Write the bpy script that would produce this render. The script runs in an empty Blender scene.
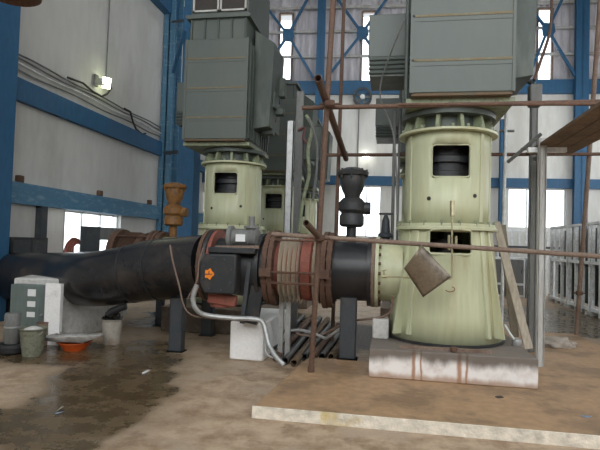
import bpy, bmesh, math, random
from mathutils import Vector, Matrix
random.seed(7)
PI = math.pi
C = bpy.context.scene.collection
def rad(a): return math.radians(a)

# ------------------------------------------------------------------ camera
F = 520.0
CAM = Vector((0, 0, 1.5))
yaw, pitch, roll = rad(10.0), rad(1.98), rad(1.72)
fwd = Vector((-math.sin(yaw)*math.cos(pitch), math.cos(yaw)*math.cos(pitch), math.sin(pitch)))
r0 = Vector((math.cos(yaw), math.sin(yaw), 0)); u0 = r0.cross(fwd)
rt = r0*math.cos(roll) + u0*math.sin(roll); up = u0*math.cos(roll) - r0*math.sin(roll)
def ray(px, py): return fwd + rt*((px-300)/F) - up*((py-225)/F)
def aD(px, py, D): return CAM + ray(px, py)*D                 # measured point at a distance
def aY(px, py, Y): r = ray(px, py); return CAM + r*(Y/r.y)    # on the vertical plane y = Y
def aX(px, py, X): r = ray(px, py); return CAM + r*(X/r.x)
def G(px, py, z=0): r = ray(px, py); return CAM + r*((z-CAM.z)/r.z)
cam = bpy.data.cameras.new('camera'); co = bpy.data.objects.new('camera', cam); C.objects.link(co)
cam.sensor_width = 36; cam.lens = 36*F/600; cam.clip_end = 300
M = Matrix((rt, up, -fwd)).transposed().to_4x4(); M.translation = CAM
co.matrix_world = M; bpy.context.scene.camera = co

# ------------------------------------------------------------------ materials
def mat(name, col, rough=.5, metal=0, dirt=None, damt=.5, dscale=3, streak=1.0, fine=.12, bump=.0, bscale=40, spec=.5, lo=.45, hi=.7):
    m = bpy.data.materials.new(name); m.use_nodes = True
    n = m.node_tree.nodes; l = m.node_tree.links
    b = n['Principled BSDF']
    b.inputs['Roughness'].default_value = rough; b.inputs['Metallic'].default_value = metal
    b.inputs['Specular IOR Level'].default_value = spec
    tc = n.new('ShaderNodeTexCoord'); mp = n.new('ShaderNodeMapping')
    mp.inputs['Scale'].default_value = (1, 1, 1.0/streak)
    l.new(tc.outputs['Object'], mp.inputs[0])
    n1 = n.new('ShaderNodeTexNoise'); n1.inputs['Scale'].default_value = dscale; n1.inputs['Detail'].default_value = 6
    n1.inputs['Roughness'].default_value = .65
    l.new(mp.outputs[0], n1.inputs['Vector'])
    n2 = n.new('ShaderNodeTexNoise'); n2.inputs['Scale'].default_value = dscale*7; n2.inputs['Detail'].default_value = 4
    l.new(mp.outputs[0], n2.inputs['Vector'])
    # fine value variation
    mr = n.new('ShaderNodeMapRange'); mr.inputs['From Min'].default_value = .3; mr.inputs['From Max'].default_value = .7
    mr.inputs['To Min'].default_value = 1-fine; mr.inputs['To Max'].default_value = 1+fine
    l.new(n2.outputs['Fac'], mr.inputs['Value'])
    vm = n.new('ShaderNodeVectorMath'); vm.operation = 'SCALE'; vm.inputs[0].default_value = col
    l.new(mr.outputs[0], vm.inputs['Scale'])
    out = vm.outputs[0]
    if dirt:
        cr = n.new('ShaderNodeMapRange'); cr.interpolation_type = 'SMOOTHSTEP'
        cr.inputs['From Min'].default_value = lo; cr.inputs['From Max'].default_value = hi
        cr.inputs['To Max'].default_value = damt
        l.new(n1.outputs['Fac'], cr.inputs['Value'])
        mx = n.new('ShaderNodeMix'); mx.data_type = 'RGBA'
        l.new(cr.outputs[0], mx.inputs['Factor']); l.new(out, mx.inputs['A']); mx.inputs['B'].default_value = (*dirt, 1)
        out = mx.outputs['Result']
    l.new(out, b.inputs['Base Color'])
    if bump:
        bp = n.new('ShaderNodeBump'); bp.inputs['Strength'].default_value = bump; bp.inputs['Distance'].default_value = .02
        n3 = n.new('ShaderNodeTexNoise'); n3.inputs['Scale'].default_value = bscale; n3.inputs['Detail'].default_value = 4
        l.new(tc.outputs['Object'], n3.inputs['Vector']); l.new(n3.outputs['Fac'], bp.inputs['Height']); l.new(bp.outputs[0], b.inputs['Normal'])
    return m
MT = dict(
 wall=mat('wall_white', (.56,.555,.53), .8, dirt=(.32,.31,.28), damt=.45, dscale=.8, streak=3, fine=.04, lo=.5, hi=.75),
 wallb=mat('wall_back_white', (.78,.77,.73), .8, dirt=(.4,.37,.3), damt=.4, dscale=1, streak=4, fine=.04),
 blue=mat('blue_paint', (.02,.10,.205), .55, dirt=(.03,.09,.19), damt=.5, dscale=2, streak=3),
 bluel=mat('blue_weathered', (.075,.19,.30), .55, dirt=(.3,.42,.5), damt=.5, dscale=3, streak=.3, lo=.5),
 sheet=mat('sheet_metal_wall', (.74,.72,.76), .6, dirt=(.3,.27,.26), damt=.3, dscale=1.2, streak=4),
 roof=mat('roof_sheet', (.35,.35,.36), .7),
 pale=mat('pale_steel', (.48,.48,.46), .6, dirt=(.25,.2,.16), damt=.6, dscale=4, streak=4),
 green=mat('pump_green', (.51,.53,.355), .42, dirt=(.45,.33,.12), damt=.42, dscale=2.2, streak=6, fine=.07, lo=.5, hi=.78),
 greens=mat('pump_green_stained', (.51,.53,.345), .38, dirt=(.36,.25,.10), damt=.6, dscale=2.6, streak=9, fine=.08, lo=.5, hi=.72),
 greend=mat('pump_green_grimy', (.26,.30,.19), .5, dirt=(.1,.07,.04), damt=.7, dscale=9, streak=1, fine=.2),
 motor=mat('motor_greygreen', (.088,.106,.096), .5, dirt=(.11,.12,.10), damt=.5, dscale=1.5, streak=3, fine=.04),
 motord=mat('motor_dark_green', (.05,.066,.056), .5, dirt=(.16,.18,.15), damt=.5, dscale=3, streak=4),
 seam=mat('rusty_seam', (.17,.13,.07), .7, dirt=(.17,.18,.13), damt=.8, dscale=7, streak=1),
 grille=mat('dark_grille', (.03,.024,.02), .6),
 under=mat('rusty_underside', (.13,.085,.05), .8, dirt=(.08,.09,.07), damt=.6, dscale=5),
 rust=mat('rusted_steel', (.12,.065,.042), .8, dirt=(.07,.04,.03), damt=.8, dscale=7, fine=.25, bump=.4, bscale=60),
 rustt=mat('rusted_tube', (.12,.068,.046), .75, dirt=(.09,.055,.04), damt=.8, dscale=6, fine=.25, bump=.2, bscale=60),
 rusttl=mat('rusted_pale_tube', (.21,.15,.115), .75, dirt=(.14,.08,.06), damt=.8, dscale=6, fine=.2),
 redox=mat('red_oxide', (.25,.075,.05), .65, dirt=(.12,.05,.035), damt=.7, dscale=7, fine=.15),
 black=mat('black_pipe_paint', (.022,.023,.026), .33, dirt=(.05,.04,.033), damt=.6, dscale=2.5, fine=.15, bump=.12, bscale=9, lo=.5),
 blackd=mat('black_pipe_dusty', (.014,.014,.016), .27, dirt=(.085,.066,.05), damt=.45, dscale=1.6, fine=.2, bump=.1, bscale=12),
 dark=mat('dark_cast_iron', (.022,.025,.028), .5, dirt=(.07,.055,.045), damt=.6, dscale=6, fine=.2, bump=.2),
 darkg=mat('dark_grey_steel', (.045,.053,.062), .55, dirt=(.1,.09,.08), damt=.6, dscale=5, fine=.15),
 silver=mat('bellows_steel', (.80,.75,.66), .27, .65, dirt=(.30,.19,.12), damt=.15, dscale=2, fine=.02, lo=.45),
 galv=mat('galvanised', (.42,.43,.43), .45, .5, dirt=(.2,.18,.16), damt=.5, dscale=8),
 orange=mat('ochre_paint', (.24,.11,.028), .6, dirt=(.07,.045,.03), damt=.85, dscale=9, fine=.2),
 white=mat('white_plaster', (.84,.83,.82), .8, dirt=(.32,.28,.24), damt=.5, dscale=4, fine=.05, bump=.2, bscale=30, lo=.55, hi=.8),
 wood=mat('weathered_wood', (.17,.115,.075), .85, dirt=(.08,.05,.035), damt=.7, dscale=4, streak=.4, fine=.25),
 woodl=mat('pale_timber', (.42,.37,.30), .85, dirt=(.24,.19,.14), damt=.6, dscale=6, streak=5, fine=.15),
 woodd=mat('brown_timber', (.22,.19,.14), .85, dirt=(.12,.1,.07), damt=.6, dscale=6, streak=5),
 concw=mat('grimy_concrete', (.56,.55,.53), .8, dirt=(.2,.18,.15), damt=.7, dscale=3, fine=.12, bump=.3, bscale=20),
 bucket=mat('dirty_pale_plastic', (.38,.35,.30), .6, dirt=(.2,.13,.08), damt=.7, dscale=6),
 moss=mat('mossy_bucket', (.20,.205,.15), .85, dirt=(.1,.1,.06), damt=.8, dscale=16, fine=.3, bump=.6, bscale=40),
 basin=mat('orange_plastic', (.75,.13,.02), .4, dirt=(.4,.06,.02), damt=.5, dscale=8),
 scrap=mat('oily_scrap', (.012,.012,.012), .2, fine=.3),
 rubber=mat('black_rubber', (.015,.015,.016), .6),
 cabg=mat('panel_grey_green', (.13,.165,.155), .5, dirt=(.07,.09,.085), damt=.6, dscale=3, streak=4),
 paper=mat('white_label', (.75,.76,.76), .7, fine=.03),
 grey=mat('grey_steel', (.17,.175,.17), .55, dirt=(.1,.09,.08), damt=.6, dscale=6, streak=3),
 lgrey=mat('light_grey_frame', (.8,.82,.82), .5, dirt=(.3,.29,.27), damt=.5, dscale=3),  # window glare on the racks put into this lifted base colour
 brass=mat('dull_brass', (.42,.38,.24), .4, .6),
 plinthd=mat('shaded_brown_concrete', (.15,.11,.08), .8, dirt=(.3,.25,.2), damt=.5, dscale=5),  # under-pipe shade put into the colour of the rear plinths
 cloth=mat('dusty_sack', (.42,.37,.32), .9, dirt=(.25,.2,.16), damt=.6, dscale=12, bump=.5),
 bluecloth=mat('blue_grey_rag', (.2,.25,.32), .9, fine=.3),
 sticker=mat('orange_sticker', (.85,.24,.015), .5, fine=.03),
 cable=mat('black_cable', (.03,.03,.03), .6),
 redc=mat('red_cable', (.14,.05,.045), .6),
)
def emis(name, col, s):
    m = bpy.data.materials.new(name); m.use_nodes = True
    b = m.node_tree.nodes['Principled BSDF']; b.inputs['Emission Color'].default_value = (*col, 1); b.inputs['Emission Strength'].default_value = s
    return m
MT['lamp'] = emis('lamp_glow', (.93, 1, .62), 7)
MT['lamp2'] = emis('lamp_glow_white', (1, 1, .9), 9)
g = bpy.data.materials.new('window_glass'); g.use_nodes = True
nn = g.node_tree.nodes; ll = g.node_tree.links; nn.remove(nn['Principled BSDF'])
t_ = nn.new('ShaderNodeBsdfTransparent'); t_.inputs[0].default_value = (.95,.97,.98,1); gl = nn.new('ShaderNodeBsdfGlossy'); gl.inputs['Roughness'].default_value = .05
fr = nn.new('ShaderNodeFresnel'); ms = nn.new('ShaderNodeMixShader'); ll.new(fr.outputs[0], ms.inputs[0]); ll.new(t_.outputs[0], ms.inputs[1]); ll.new(gl.outputs[0], ms.inputs[2])
ll.new(ms.outputs[0], nn['Material Output'].inputs[0]); MT['glass'] = g

# ------------------------------------------------------------------ mesh builder
class MB:
    def __init__(s, T=None): s.v = []; s.f = []; s.m = []; s.T = T; s.mi = 0
    def add(s, vs, fs):
        k = len(s.v)
        for p in vs:
            p = Vector(p); s.v.append(s.T(p) if s.T else p)
        for f in fs: s.f.append([i+k for i in f]); s.m.append(s.mi)
        return s
    def box(s, a, b):
        x0,y0,z0 = a; x1,y1,z1 = b
        return s.add([(x0,y0,z0),(x1,y0,z0),(x1,y1,z0),(x0,y1,z0),(x0,y0,z1),(x1,y0,z1),(x1,y1,z1),(x0,y1,z1)],
                     [(0,3,2,1),(4,5,6,7),(0,1,5,4),(1,2,6,5),(2,3,7,6),(3,0,4,7)])
    def cbox(s, c, d): return s.box([c[i]-d[i]/2 for i in range(3)], [c[i]+d[i]/2 for i in range(3)])
    def bar(s, p, q, w, h, upv=(0,0,1)):
        p = Vector(p); q = Vector(q); d = (q-p).normalized(); a = d.cross(Vector(upv))
        if a.length < 1e-3: a = d.cross(Vector((0,1,0)))
        a.normalize(); b = a.cross(d)
        vs = [o + a*(sx*w/2) + b*(sy*h/2) for o in (p, q) for sx, sy in ((-1,-1),(1,-1),(1,1),(-1,1))]
        return s.add(vs, [(0,1,2,3),(7,6,5,4),(0,4,5,1),(1,5,6,2),(2,6,7,3),(3,7,4,0)])
    def cyl(s, p, q, r, r2=None, n=16, cap=True, hollow=0):
        p = Vector(p); q = Vector(q); r2 = r if r2 is None else r2
        d = (q-p).normalized(); a = d.orthogonal().normalized(); b = d.cross(a)
        vs = [o + (a*math.cos(2*PI*i/n) + b*math.sin(2*PI*i/n))*rr for o, rr in ((p, r), (q, r2)) for i in range(n)]
        fs = [(i, (i+1)%n, n+(i+1)%n, n+i) for i in range(n)]
        if hollow:
            vs += [o + (a*math.cos(2*PI*i/n) + b*math.sin(2*PI*i/n))*rr*hollow for o, rr in ((p, r), (q, r2)) for i in range(n)]
            fs += [(2*n+(i+1)%n, 2*n+i, 3*n+i, 3*n+(i+1)%n) for i in range(n)]
            fs += [(i, 2*n+i, 2*n+(i+1)%n, (i+1)%n) for i in range(n)]
            fs += [(n+i, n+(i+1)%n, 3*n+(i+1)%n, 3*n+i) for i in range(n)]
        elif cap: fs += [tuple(range(n-1, -1, -1)), tuple(range(n, 2*n))]
        return s.add(vs, fs)
    def tube(s, pts, r, n=10, cap=True):
        pts = [Vector(p) for p in pts]; rs = r if isinstance(r, (list, tuple)) else [r]*len(pts)
        vs = []; a = None
        for i, p in enumerate(pts):
            d = ((pts[i+1] if i < len(pts)-1 else p) - (pts[i-1] if i else p)).normalized()
            if a is None: a = d.orthogonal().normalized()
            else: a = (a - d*a.dot(d)).normalized()
            b = d.cross(a)
            vs += [p + (a*math.cos(2*PI*j/n) + b*math.sin(2*PI*j/n))*rs[i] for j in range(n)]
        fs = [(i*n+j, i*n+(j+1)%n, (i+1)*n+(j+1)%n, (i+1)*n+j) for i in range(len(pts)-1) for j in range(n)]
        if cap: k = (len(pts)-1)*n; fs += [tuple(range(n-1,-1,-1)), tuple(range(k, k+n))]
        return s.add(vs, fs)
    def lathe(s, prof, c=(0,0,0), axis='Z', n=40, a0=0, a1=2*PI, cap=True):
        # prof: (position on axis, radius)
        c = Vector(c); vs = []; full = abs(a1-a0-2*PI) < 1e-6; m = n if full else n+1
        for h, r in prof:
            for i in range(m):
                t = a0+(a1-a0)*i/n; x, y = r*math.cos(t), r*math.sin(t)
                vs.append(c + (Vector((x, y, h)) if axis == 'Z' else Vector((h, x, y))))
        fs = [(i*m+j, i*m+(j+1)%m, (i+1)*m+(j+1)%m, (i+1)*m+j) for i in range(len(prof)-1) for j in range(n)]
        if cap and full: k = (len(prof)-1)*m; fs += [tuple(range(m-1,-1,-1)), tuple(range(k, k+m))]
        return s.add(vs, fs)
    def prism(s, poly, off):
        poly = [Vector(p) for p in poly]; off = Vector(off); n = len(poly)
        return s.add(poly + [p+off for p in poly], [tuple(range(n-1,-1,-1)), tuple(range(n, 2*n))] + [(i,(i+1)%n,n+(i+1)%n,n+i) for i in range(n)])
    def mesh(s, name, mats, smooth=True):
        me = bpy.data.meshes.new(name); me.from_pydata([tuple(v) for v in s.v], [], s.f)
        for m in (mats if isinstance(mats, list) else [mats]): me.materials.append(MT[m] if isinstance(m, str) else m)
        bm = bmesh.new(); bm.from_mesh(me); bmesh.ops.recalc_face_normals(bm, faces=bm.faces); bm.to_mesh(me); bm.free()
        me.polygons.foreach_set('material_index', s.m)
        if smooth:
            me.polygons.foreach_set('use_smooth', [True]*len(me.polygons)); me.set_sharp_from_angle(angle=rad(35))
        me.update(); return me
    def build(s, name, mats, parent=None, bevel=0, smooth=True, loc=None, rot=None, solid=0):
        o = bpy.data.objects.new(name, s.mesh(name, mats, smooth)); C.objects.link(o)
        if parent: o.parent = parent
        if loc is not None: o.location = loc
        if rot is not None: o.rotation_euler = rot
        if solid:
            md = o.modifiers.new('Solid', 'SOLIDIFY'); md.thickness = solid; md.offset = -1
        if bevel:
            md = o.modifiers.new('Bevel', 'BEVEL'); md.width = bevel; md.segments = 2; md.limit_method = 'ANGLE'; md.angle_limit = rad(50)
        return o
def tag(o, label=None, cat=None, group=None, kind=None):
    if label: o['label'] = label
    if cat: o['category'] = cat
    if group: o['group'] = group
    if kind: o['kind'] = kind
    return o
def thing(name, loc, label, cat, group=None, rz=0):
    o = bpy.data.objects.new(name, None); C.objects.link(o); o.location = loc; o.rotation_euler = (0,0,rz); o.empty_display_size = .1
    return tag(o, label, cat, group)
def S(o): o['kind'] = 'structure'; return o
def copy_tree(o, parent=None):
    c = o.copy(); C.objects.link(c); c.parent = parent
    for ch in list(o.children): copy_tree(ch, c)
    return c

# ------------------------------------------------------------------ room shell
XL, XR = -7.0, 8.5
O0 = aD(350, 176, 18.9); bd = Vector((math.cos(rad(3.4)), math.sin(rad(3.4)), 0)); bn = Vector((-bd.y, bd.x, 0))
def wp(px, py):                # pixel -> (u, z) on the back wall plane
    r = ray(px, py); t = (O0-CAM).dot(bn)/r.dot(bn); p = CAM + r*t
    return (p-O0).dot(bd), p.z
def BW(p): return Vector((O0.x, O0.y, 0)) + bd*p.x + bn*p.y + Vector((0,0,p.z))   # (u, depth, z)
def holes_wall(mb, u0, u1, z0, z1, holes, cell):
    us = sorted({u0, u1, *[h[0] for h in holes], *[h[1] for h in holes]}); zs = sorted({z0, z1, *[h[2] for h in holes], *[h[3] for h in holes]})
    for i in range(len(us)-1):
        for j in range(len(zs)-1):
            cu = (us[i]+us[i+1])/2; cz = (zs[j]+zs[j+1])/2
            if any(h[0] < cu < h[1] and h[2] < cz < h[3] for h in holes): continue
            cell(us[i], us[i+1], zs[j], zs[j+1])
ZC = 11.0
# floor
fm = bpy.data.materials.new('wet_floor'); fm.use_nodes = True
n = fm.node_tree.nodes; l = fm.node_tree.links; b = n['Principled BSDF']
tc = n.new('ShaderNodeTexCoord')
def noise(sc, det=6, r=.6, vec=None):
    a = n.new('ShaderNodeTexNoise'); a.inputs['Scale'].default_value = sc; a.inputs['Detail'].default_value = det; a.inputs['Roughness'].default_value = r
    l.new(vec or tc.outputs['Object'], a.inputs['Vector']); return a.outputs['Fac']
def mrange(src, a0, a1, t0=0, t1=1, sm=True):
    a = n.new('ShaderNodeMapRange'); a.interpolation_type = 'SMOOTHSTEP' if sm else 'LINEAR'
    for k, v in (('From Min', a0), ('From Max', a1), ('To Min', t0), ('To Max', t1)): a.inputs[k].default_value = v
    l.new(src, a.inputs['Value']); return a.outputs[0]
def math_(op, a, c):
    m = n.new('ShaderNodeMath'); m.operation = op
    for i, q in enumerate((a, c)):
        if isinstance(q, (int, float)): m.inputs[i].default_value = q
        else: l.new(q, m.inputs[i])
    return m.outputs[0]
def mixc(f, a, c):
    m = n.new('ShaderNodeMix'); m.data_type = 'RGBA'
    l.new(f, m.inputs['Factor'])
    for k, q in (('A', a), ('B', c)):
        if isinstance(q, tuple): m.inputs[k].default_value = (*q, 1)
        else: l.new(q, m.inputs[k])
    return m.outputs['Result']
def blob(c, rx, ry, ang=0):      # elliptical field, 0 at centre, 1 at the rim
    mp = n.new('ShaderNodeMapping'); mp.vector_type = 'TEXTURE'
    mp.inputs['Location'].default_value = (c[0], c[1], 0); mp.inputs['Rotation'].default_value = (0,0,ang); mp.inputs['Scale'].default_value = (rx, ry, 1)
    l.new(tc.outputs['Object'], mp.inputs[0]); vl = n.new('ShaderNodeVectorMath'); vl.operation = 'LENGTH'; l.new(mp.outputs[0], vl.inputs[0]); return vl.outputs['Value']
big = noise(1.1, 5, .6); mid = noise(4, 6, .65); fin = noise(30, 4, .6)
A = G(150, 345); B = G(60, 440); dv = B-A; ang = math.atan2(dv.y, dv.x)
w1 = blob(((A+B)/2)[:2], dv.length*.62, .62, ang)
w2_shade = blob(G(225, 318)[:2], 1.9, 1.7, 0)  # wet floor, widened to paint the shade under the pipe
w3 = blob(G(20, 425)[:2], 1.0, .42, .4)
w4 = blob(G(575, 322)[:2], 1.7, 2.6, 0)
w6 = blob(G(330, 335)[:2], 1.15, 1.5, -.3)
w5 = blob(G(60, 352)[:2], 1.1, .7, 0)
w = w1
for q in (w2_shade, w3, w4, w5): w = math_('MINIMUM', w, q)
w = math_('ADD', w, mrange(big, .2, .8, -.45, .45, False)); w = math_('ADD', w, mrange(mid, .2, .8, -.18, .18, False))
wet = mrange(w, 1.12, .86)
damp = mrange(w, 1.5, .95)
base = mixc(mrange(mid, .35, .7), (.46,.345,.24), (.25,.165,.10))
base = mixc(mrange(big, .48, .62), base, (.38,.295,.215))
base = mixc(mrange(noise(2.3, 7, .7), .56, .66, 0, .65), base, (.20,.13,.08))
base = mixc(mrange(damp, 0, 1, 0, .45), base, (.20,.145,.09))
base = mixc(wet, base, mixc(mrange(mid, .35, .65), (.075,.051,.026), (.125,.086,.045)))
drk = mrange(math_('ADD', w6, mrange(mid, .2, .8, -.25, .25, False)), 1.1, .8)  # dark matte patch around the floor pipes
wet = math_('MULTIPLY', wet, mrange(drk, 0, 1, 1, 0, False))
base = mixc(drk, base, (.045,.034,.026))
spk = mrange(noise(55, 2, .5), .72, .76, 0, .6); base = mixc(spk, base, (.5,.47,.42))
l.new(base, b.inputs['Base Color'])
ro = mixc(wet, mixc(mrange(fin, .3, .7), (.5,.5,.5), (.75,.75,.75)), mixc(mrange(mid,.4,.6), (.16,.16,.16), (.34,.34,.34)))
l.new(ro, b.inputs['Roughness'])
bp = n.new('ShaderNodeBump'); bp.inputs['Strength'].default_value = .35; bp.inputs['Distance'].default_value = .012
hh = math_('MULTIPLY', math_('SUBTRACT', math_('ADD', fin, mid), 1.0), mrange(wet, 0, 1, 1, .03, False)); l.new(hh, bp.inputs['Height']); l.new(bp.outputs[0], b.inputs['Normal'])
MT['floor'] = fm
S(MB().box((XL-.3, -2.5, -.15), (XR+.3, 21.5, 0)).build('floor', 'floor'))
fill_sky = [(-5.5, 7.0, .2, 2.2), (-5.5, 7.0, 10.6, 11.6), (-5.5, 7.0, 14.5, 17.5)]  # unseen skylights, added to light the floor and back wall from above
mb = MB(); holes_wall(mb, XL-.3, XR+.3, -2.5, 21.5, fill_sky, lambda a, c, z0, z1: mb.box((a, z0, ZC), (c, z1, ZC+.15)))
S(mb.build('ceiling', 'roof'))
for i, h in enumerate(fill_sky):
    S(MB().add([(h[0],h[2],ZC+.08),(h[1],h[2],ZC+.08),(h[1],h[3],ZC+.08),(h[0],h[3],ZC+.08)],[(0,1,2,3)]).build('window_%d' % (9+i), 'glass'))  # panes of the added skylights
# unseen wall behind the viewer, its high opening shaped to light the hall
mb = MB(); holes_wall(mb, XL-.3, XR+.3, 0, ZC, [(-5.5, 7.0, 3.8, 10)], lambda a, c, z0, z1: mb.box((a, -2.75, z0), (c, -2.5, z1)))
S(mb.build('wall_front_unseen', 'wall'))
# left wall
wy0, wy1 = aX(65, 220, XL).y, aX(121, 220, XL).y
lh = [(wy0, wy1, .9, 2.07), (16.45, 16.8, 4.9, 9.6), (9.2, 11, 9.4, 10.6), (12, 14, 9.4, 10.6)]
mb = MB(); holes_wall(mb, -2.5, 21.5, 0, ZC, lh, lambda a, c, z0, z1: mb.box((XL-.25, a, z0), (XL, c, z1)))
S(mb.build('wall_left', 'wall'))
mb = MB(); holes_wall(mb, -2.5, 21.5, 0, ZC, [(1, 5, 2.5, 5), (7, 18, 2.5, 6)], lambda a, c, z0, z1: mb.box((XR, a, z0), (XR+.25, c, z1)))  # unseen wall, added to block light; openings let daylight onto the racks
S(mb.build('wall_right_unseen', 'wall'))
# window glass in the left wall
wi = S(MB().add([(XL-.14,wy0,.9),(XL-.14,wy1,.9),(XL-.14,wy1,2.07),(XL-.14,wy0,2.07)],[(0,1,2,3)]).build('window_1', 'glass'))
f_ = MB()
for yy in (wy0+.02, wy0+(wy1-wy0)*.33, wy0+(wy1-wy0)*.66, wy1-.02): f_.box((XL-.17, yy-.02, .9), (XL-.1, yy+.02, 2.07))
f_.box((XL-.17, wy0, .9), (XL-.1, wy1, .94)); f_.box((XL-.17, wy0, 2.03), (XL-.1, wy1, 2.07)); f_.build('window_frame', 'lgrey', wi)
# back wall, lower
zt = wp(350, 83)[1]
w_a = (wp(339,186)[0], wp(381,186)[0], wp(350,236)[1], wp(350,186)[1])
w_b = (wp(509,187)[0], wp(566,187)[0], wp(540,228)[1], wp(540,189)[1])
w_c = (wp(198,190)[0], wp(206,190)[0], wp(200,212)[1], wp(200,192)[1])
u0_, u1_ = -6.4, 12.5
mb = MB(BW); holes_wall(mb, u0_, u1_, 0, zt, [w_a, w_b, w_c], lambda a, c, z0, z1: mb.box((a, 0, z0), (c, .2, z1)))
S(mb.build('wall_back', 'wallb'))
for i, h in enumerate((w_a, w_b, w_c)):
    wi = S(MB(BW).add([(h[0],.1,h[2]),(h[1],.1,h[2]),(h[1],.1,h[3]),(h[0],.1,h[3])],[(0,1,2,3)]).build('window_%d' % (i+2), 'glass'))
    f_ = MB(BW); k = 3 if i < 2 else 1
    for j in range(k+1):
        u = h[0] + (h[1]-h[0])*j/k; f_.box((u-.02, .08, h[2]), (u+.02, .14, h[3]))
    for z in (h[2], h[3]): f_.box((h[0], .08, z-.02), (h[1], .14, z+.02))
    f_.build('window_frame', 'lgrey', wi)
# back wall, corrugated upper cladding with bright slots
sl = []
for a, c, yt, yb in ((279,292,13,80), (362,376,11,81), (538,553,8,80)):
    sl.append((wp(a,40)[0], wp(c,40)[0], wp(a,yb)[1], wp(a,yt)[1]))
mb = MB(BW)
step = .05; k = int((u1_-u0_)/step)
for i in range(k):
    a = u0_+i*step; c = a+step
    ya, yb_ = .03*math.sin(a*2*PI/.26), .03*math.sin(c*2*PI/.26)
    seg = [(zt, ZC)]
    for h in sl:
        if h[0] < (a+c)/2 < h[1]: seg = [(zt, h[2]), (h[3], ZC)]
    for z0, z1 in seg:
        mb.add([(a,.1+ya,z0),(c,.1+yb_,z0),(c,.1+yb_,z1),(a,.1+ya,z1)], [(0,1,2,3)])
S(mb.build('wall_back_upper', 'sheet', solid=.006))
for i, h in enumerate(sl):
    wi = S(MB(BW).add([(h[0],.12,h[2]),(h[1],.12,h[2]),(h[1],.12,h[3]),(h[0],.12,h[3])],[(0,1,2,3)]).build('window_%d' % (i+5), 'glass'))
    f_ = MB(BW)
    for u in (h[0], h[1]): f_.box((u-.03, .03, h[2]), (u+.03, .16, h[3]))
    for z in (h[2], h[3]): f_.box((h[0], .03, z-.03), (h[1], .16, z+.03))
    f_.build('window_frame', 'rusttl', wi)
h = lh[1]
S(MB().add([(XL-.14,h[0],h[2]),(XL-.14,h[1],h[2]),(XL-.14,h[1],h[3]),(XL-.14,h[0],h[3])],[(0,1,2,3)]).build('window_8', 'glass'))
tn = [0]
def trim(mb, m, **k):
    tn[0] += 1; return S(mb.build('trim_%d' % tn[0], m, **k))
# purlins
for py in (8, 32, 57):
    z = wp(340, py)[1]; trim(MB(BW).box((u0_, -.12, z-.05), (u1_, -.02, z+.03)), 'pale')
# blue girts of the back wall
z0, z1 = wp(340,95)[1], wp(340,82)[1]; trim(MB(BW).box((u0_, -.16, z0), (u1_, -.002, z1)), 'blue')
z0, z1 = wp(340,185)[1], wp(340,176)[1]; trim(MB(BW).box((u0_, -.14, z0), (u1_, -.002, z1)), 'blue')
# blue columns on the back wall (I sections)
def icol(u0, u1, z1=ZC, d=.35, m='blue'):
    mb = MB(BW); c = (u0+u1)/2
    mb.box((u0, -d, 0), (u1, -d+.05, z1)); mb.box((u0, -.05-.17, 0), (u1, -.17, z1)); mb.box((c-.02, -d, 0), (c+.02, -.18, z1)); return trim(mb, m)
icol(wp(317,60)[0], wp(325,60)[0]); icol(wp(572,60)[0], wp(585,60)[0]); icol(wp(497,200)[0], wp(503,200)[0], 6)
# X bracing with gussets
def brace(px, py, pts, dd=-.26):
    u, z = wp(px, py); mb = MB(BW)
    for qx, qy in pts:
        q = wp(qx, qy); mb.bar((u, dd, z), (q[0], dd, q[1]), .085, .08, (0,1,0))
    tn[0] += 1; o = S(mb.build('trim_%d' % tn[0], 'blue'))
    MB(BW).prism([(u-.2,dd-.04,z),(u-.14,dd-.04,z+.24),(u+.2,dd-.04,z+.2),(u+.24,dd-.04,z-.08),(u+.12,dd-.04,z-.27),(u-.18,dd-.04,z-.22)], (0,-.02,0)).build('gusset_plate', 'blue', o)
brace(289, 38, [(262,3), (314,80), (312,-5), (262,78)])
brace(362, 36, [(336,0), (331,75), (388,0), (392,80)])
brace(545, 33, [(515,-5), (572,78), (563,-5), (530,70)])
# left wall columns, girts
trim(MB().box((XL-.02, 7.35, 0), (-6.55, 8.06, ZC)), 'blue', bevel=.01)
trim(MB().box((XL, -2.5, 2.08), (XL+.12, 20.2, 2.48)), 'bluel')
trim(MB().box((XL, -2.5, 4.0), (XL+.12, 20.2, 4.42)), 'blue')
trim(MB().box((XL, -2.5, 8.35), (XL+.25, 20.2, 9.0)), 'blue')
# lattice column at the left rear
def lat(xa, xb, ya, yb):
    mb = MB()
    mb.box((xa, ya, 0), (xb, ya+.05, ZC)); mb.box((xa, yb-.05, 0), (xb, yb, ZC)); mb.box(((xa+xb)/2-.02, ya, 0), ((xa+xb)/2+.02, yb, ZC)); return mb
y_ = aX(174, 100, XL+.3).y
trim(lat(XL+.02, XL+.38, y_-.3, y_+.3), 'bluel')
p = aD(184, 150, 13.6); p2 = aD(191, 150, 13.6)
trim(MB().box((p.x-.12, p.y-.1, 0), (p2.x+.15, p.y+.35, 5.6)), 'blue', bevel=.01)
p = aD(186, 60, 14.4); trim(MB().box((p.x-.1, p.y, 0), (p.x+.15, p.y+.2, ZC)), 'blue')
trim(MB().bar(aD(185,30,14), aD(173,72,15), .08, .1), 'blue')
trim(MB().bar(aD(172,22,15.5), aD(190,20,14.5), .06, .06), 'darkg')
trim(MB().bar(aD(164,153,15.2), aD(182,152,14.0), .06, .1), 'darkg')
# dark post and white panels under the lower girt
ya = aX(38,210,XL+.05).y; yb_ = aX(44,210,XL+.05).y
trim(MB().box((XL, ya, 0), (XL+.14, yb_, 2.08)), 'darkg')
ya = aX(44,210,XL+.03).y; yb_ = aX(63,210,XL+.03).y
trim(MB().box((XL, ya, .9), (XL+.05, yb_, 2.07)), 'wallb')

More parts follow.
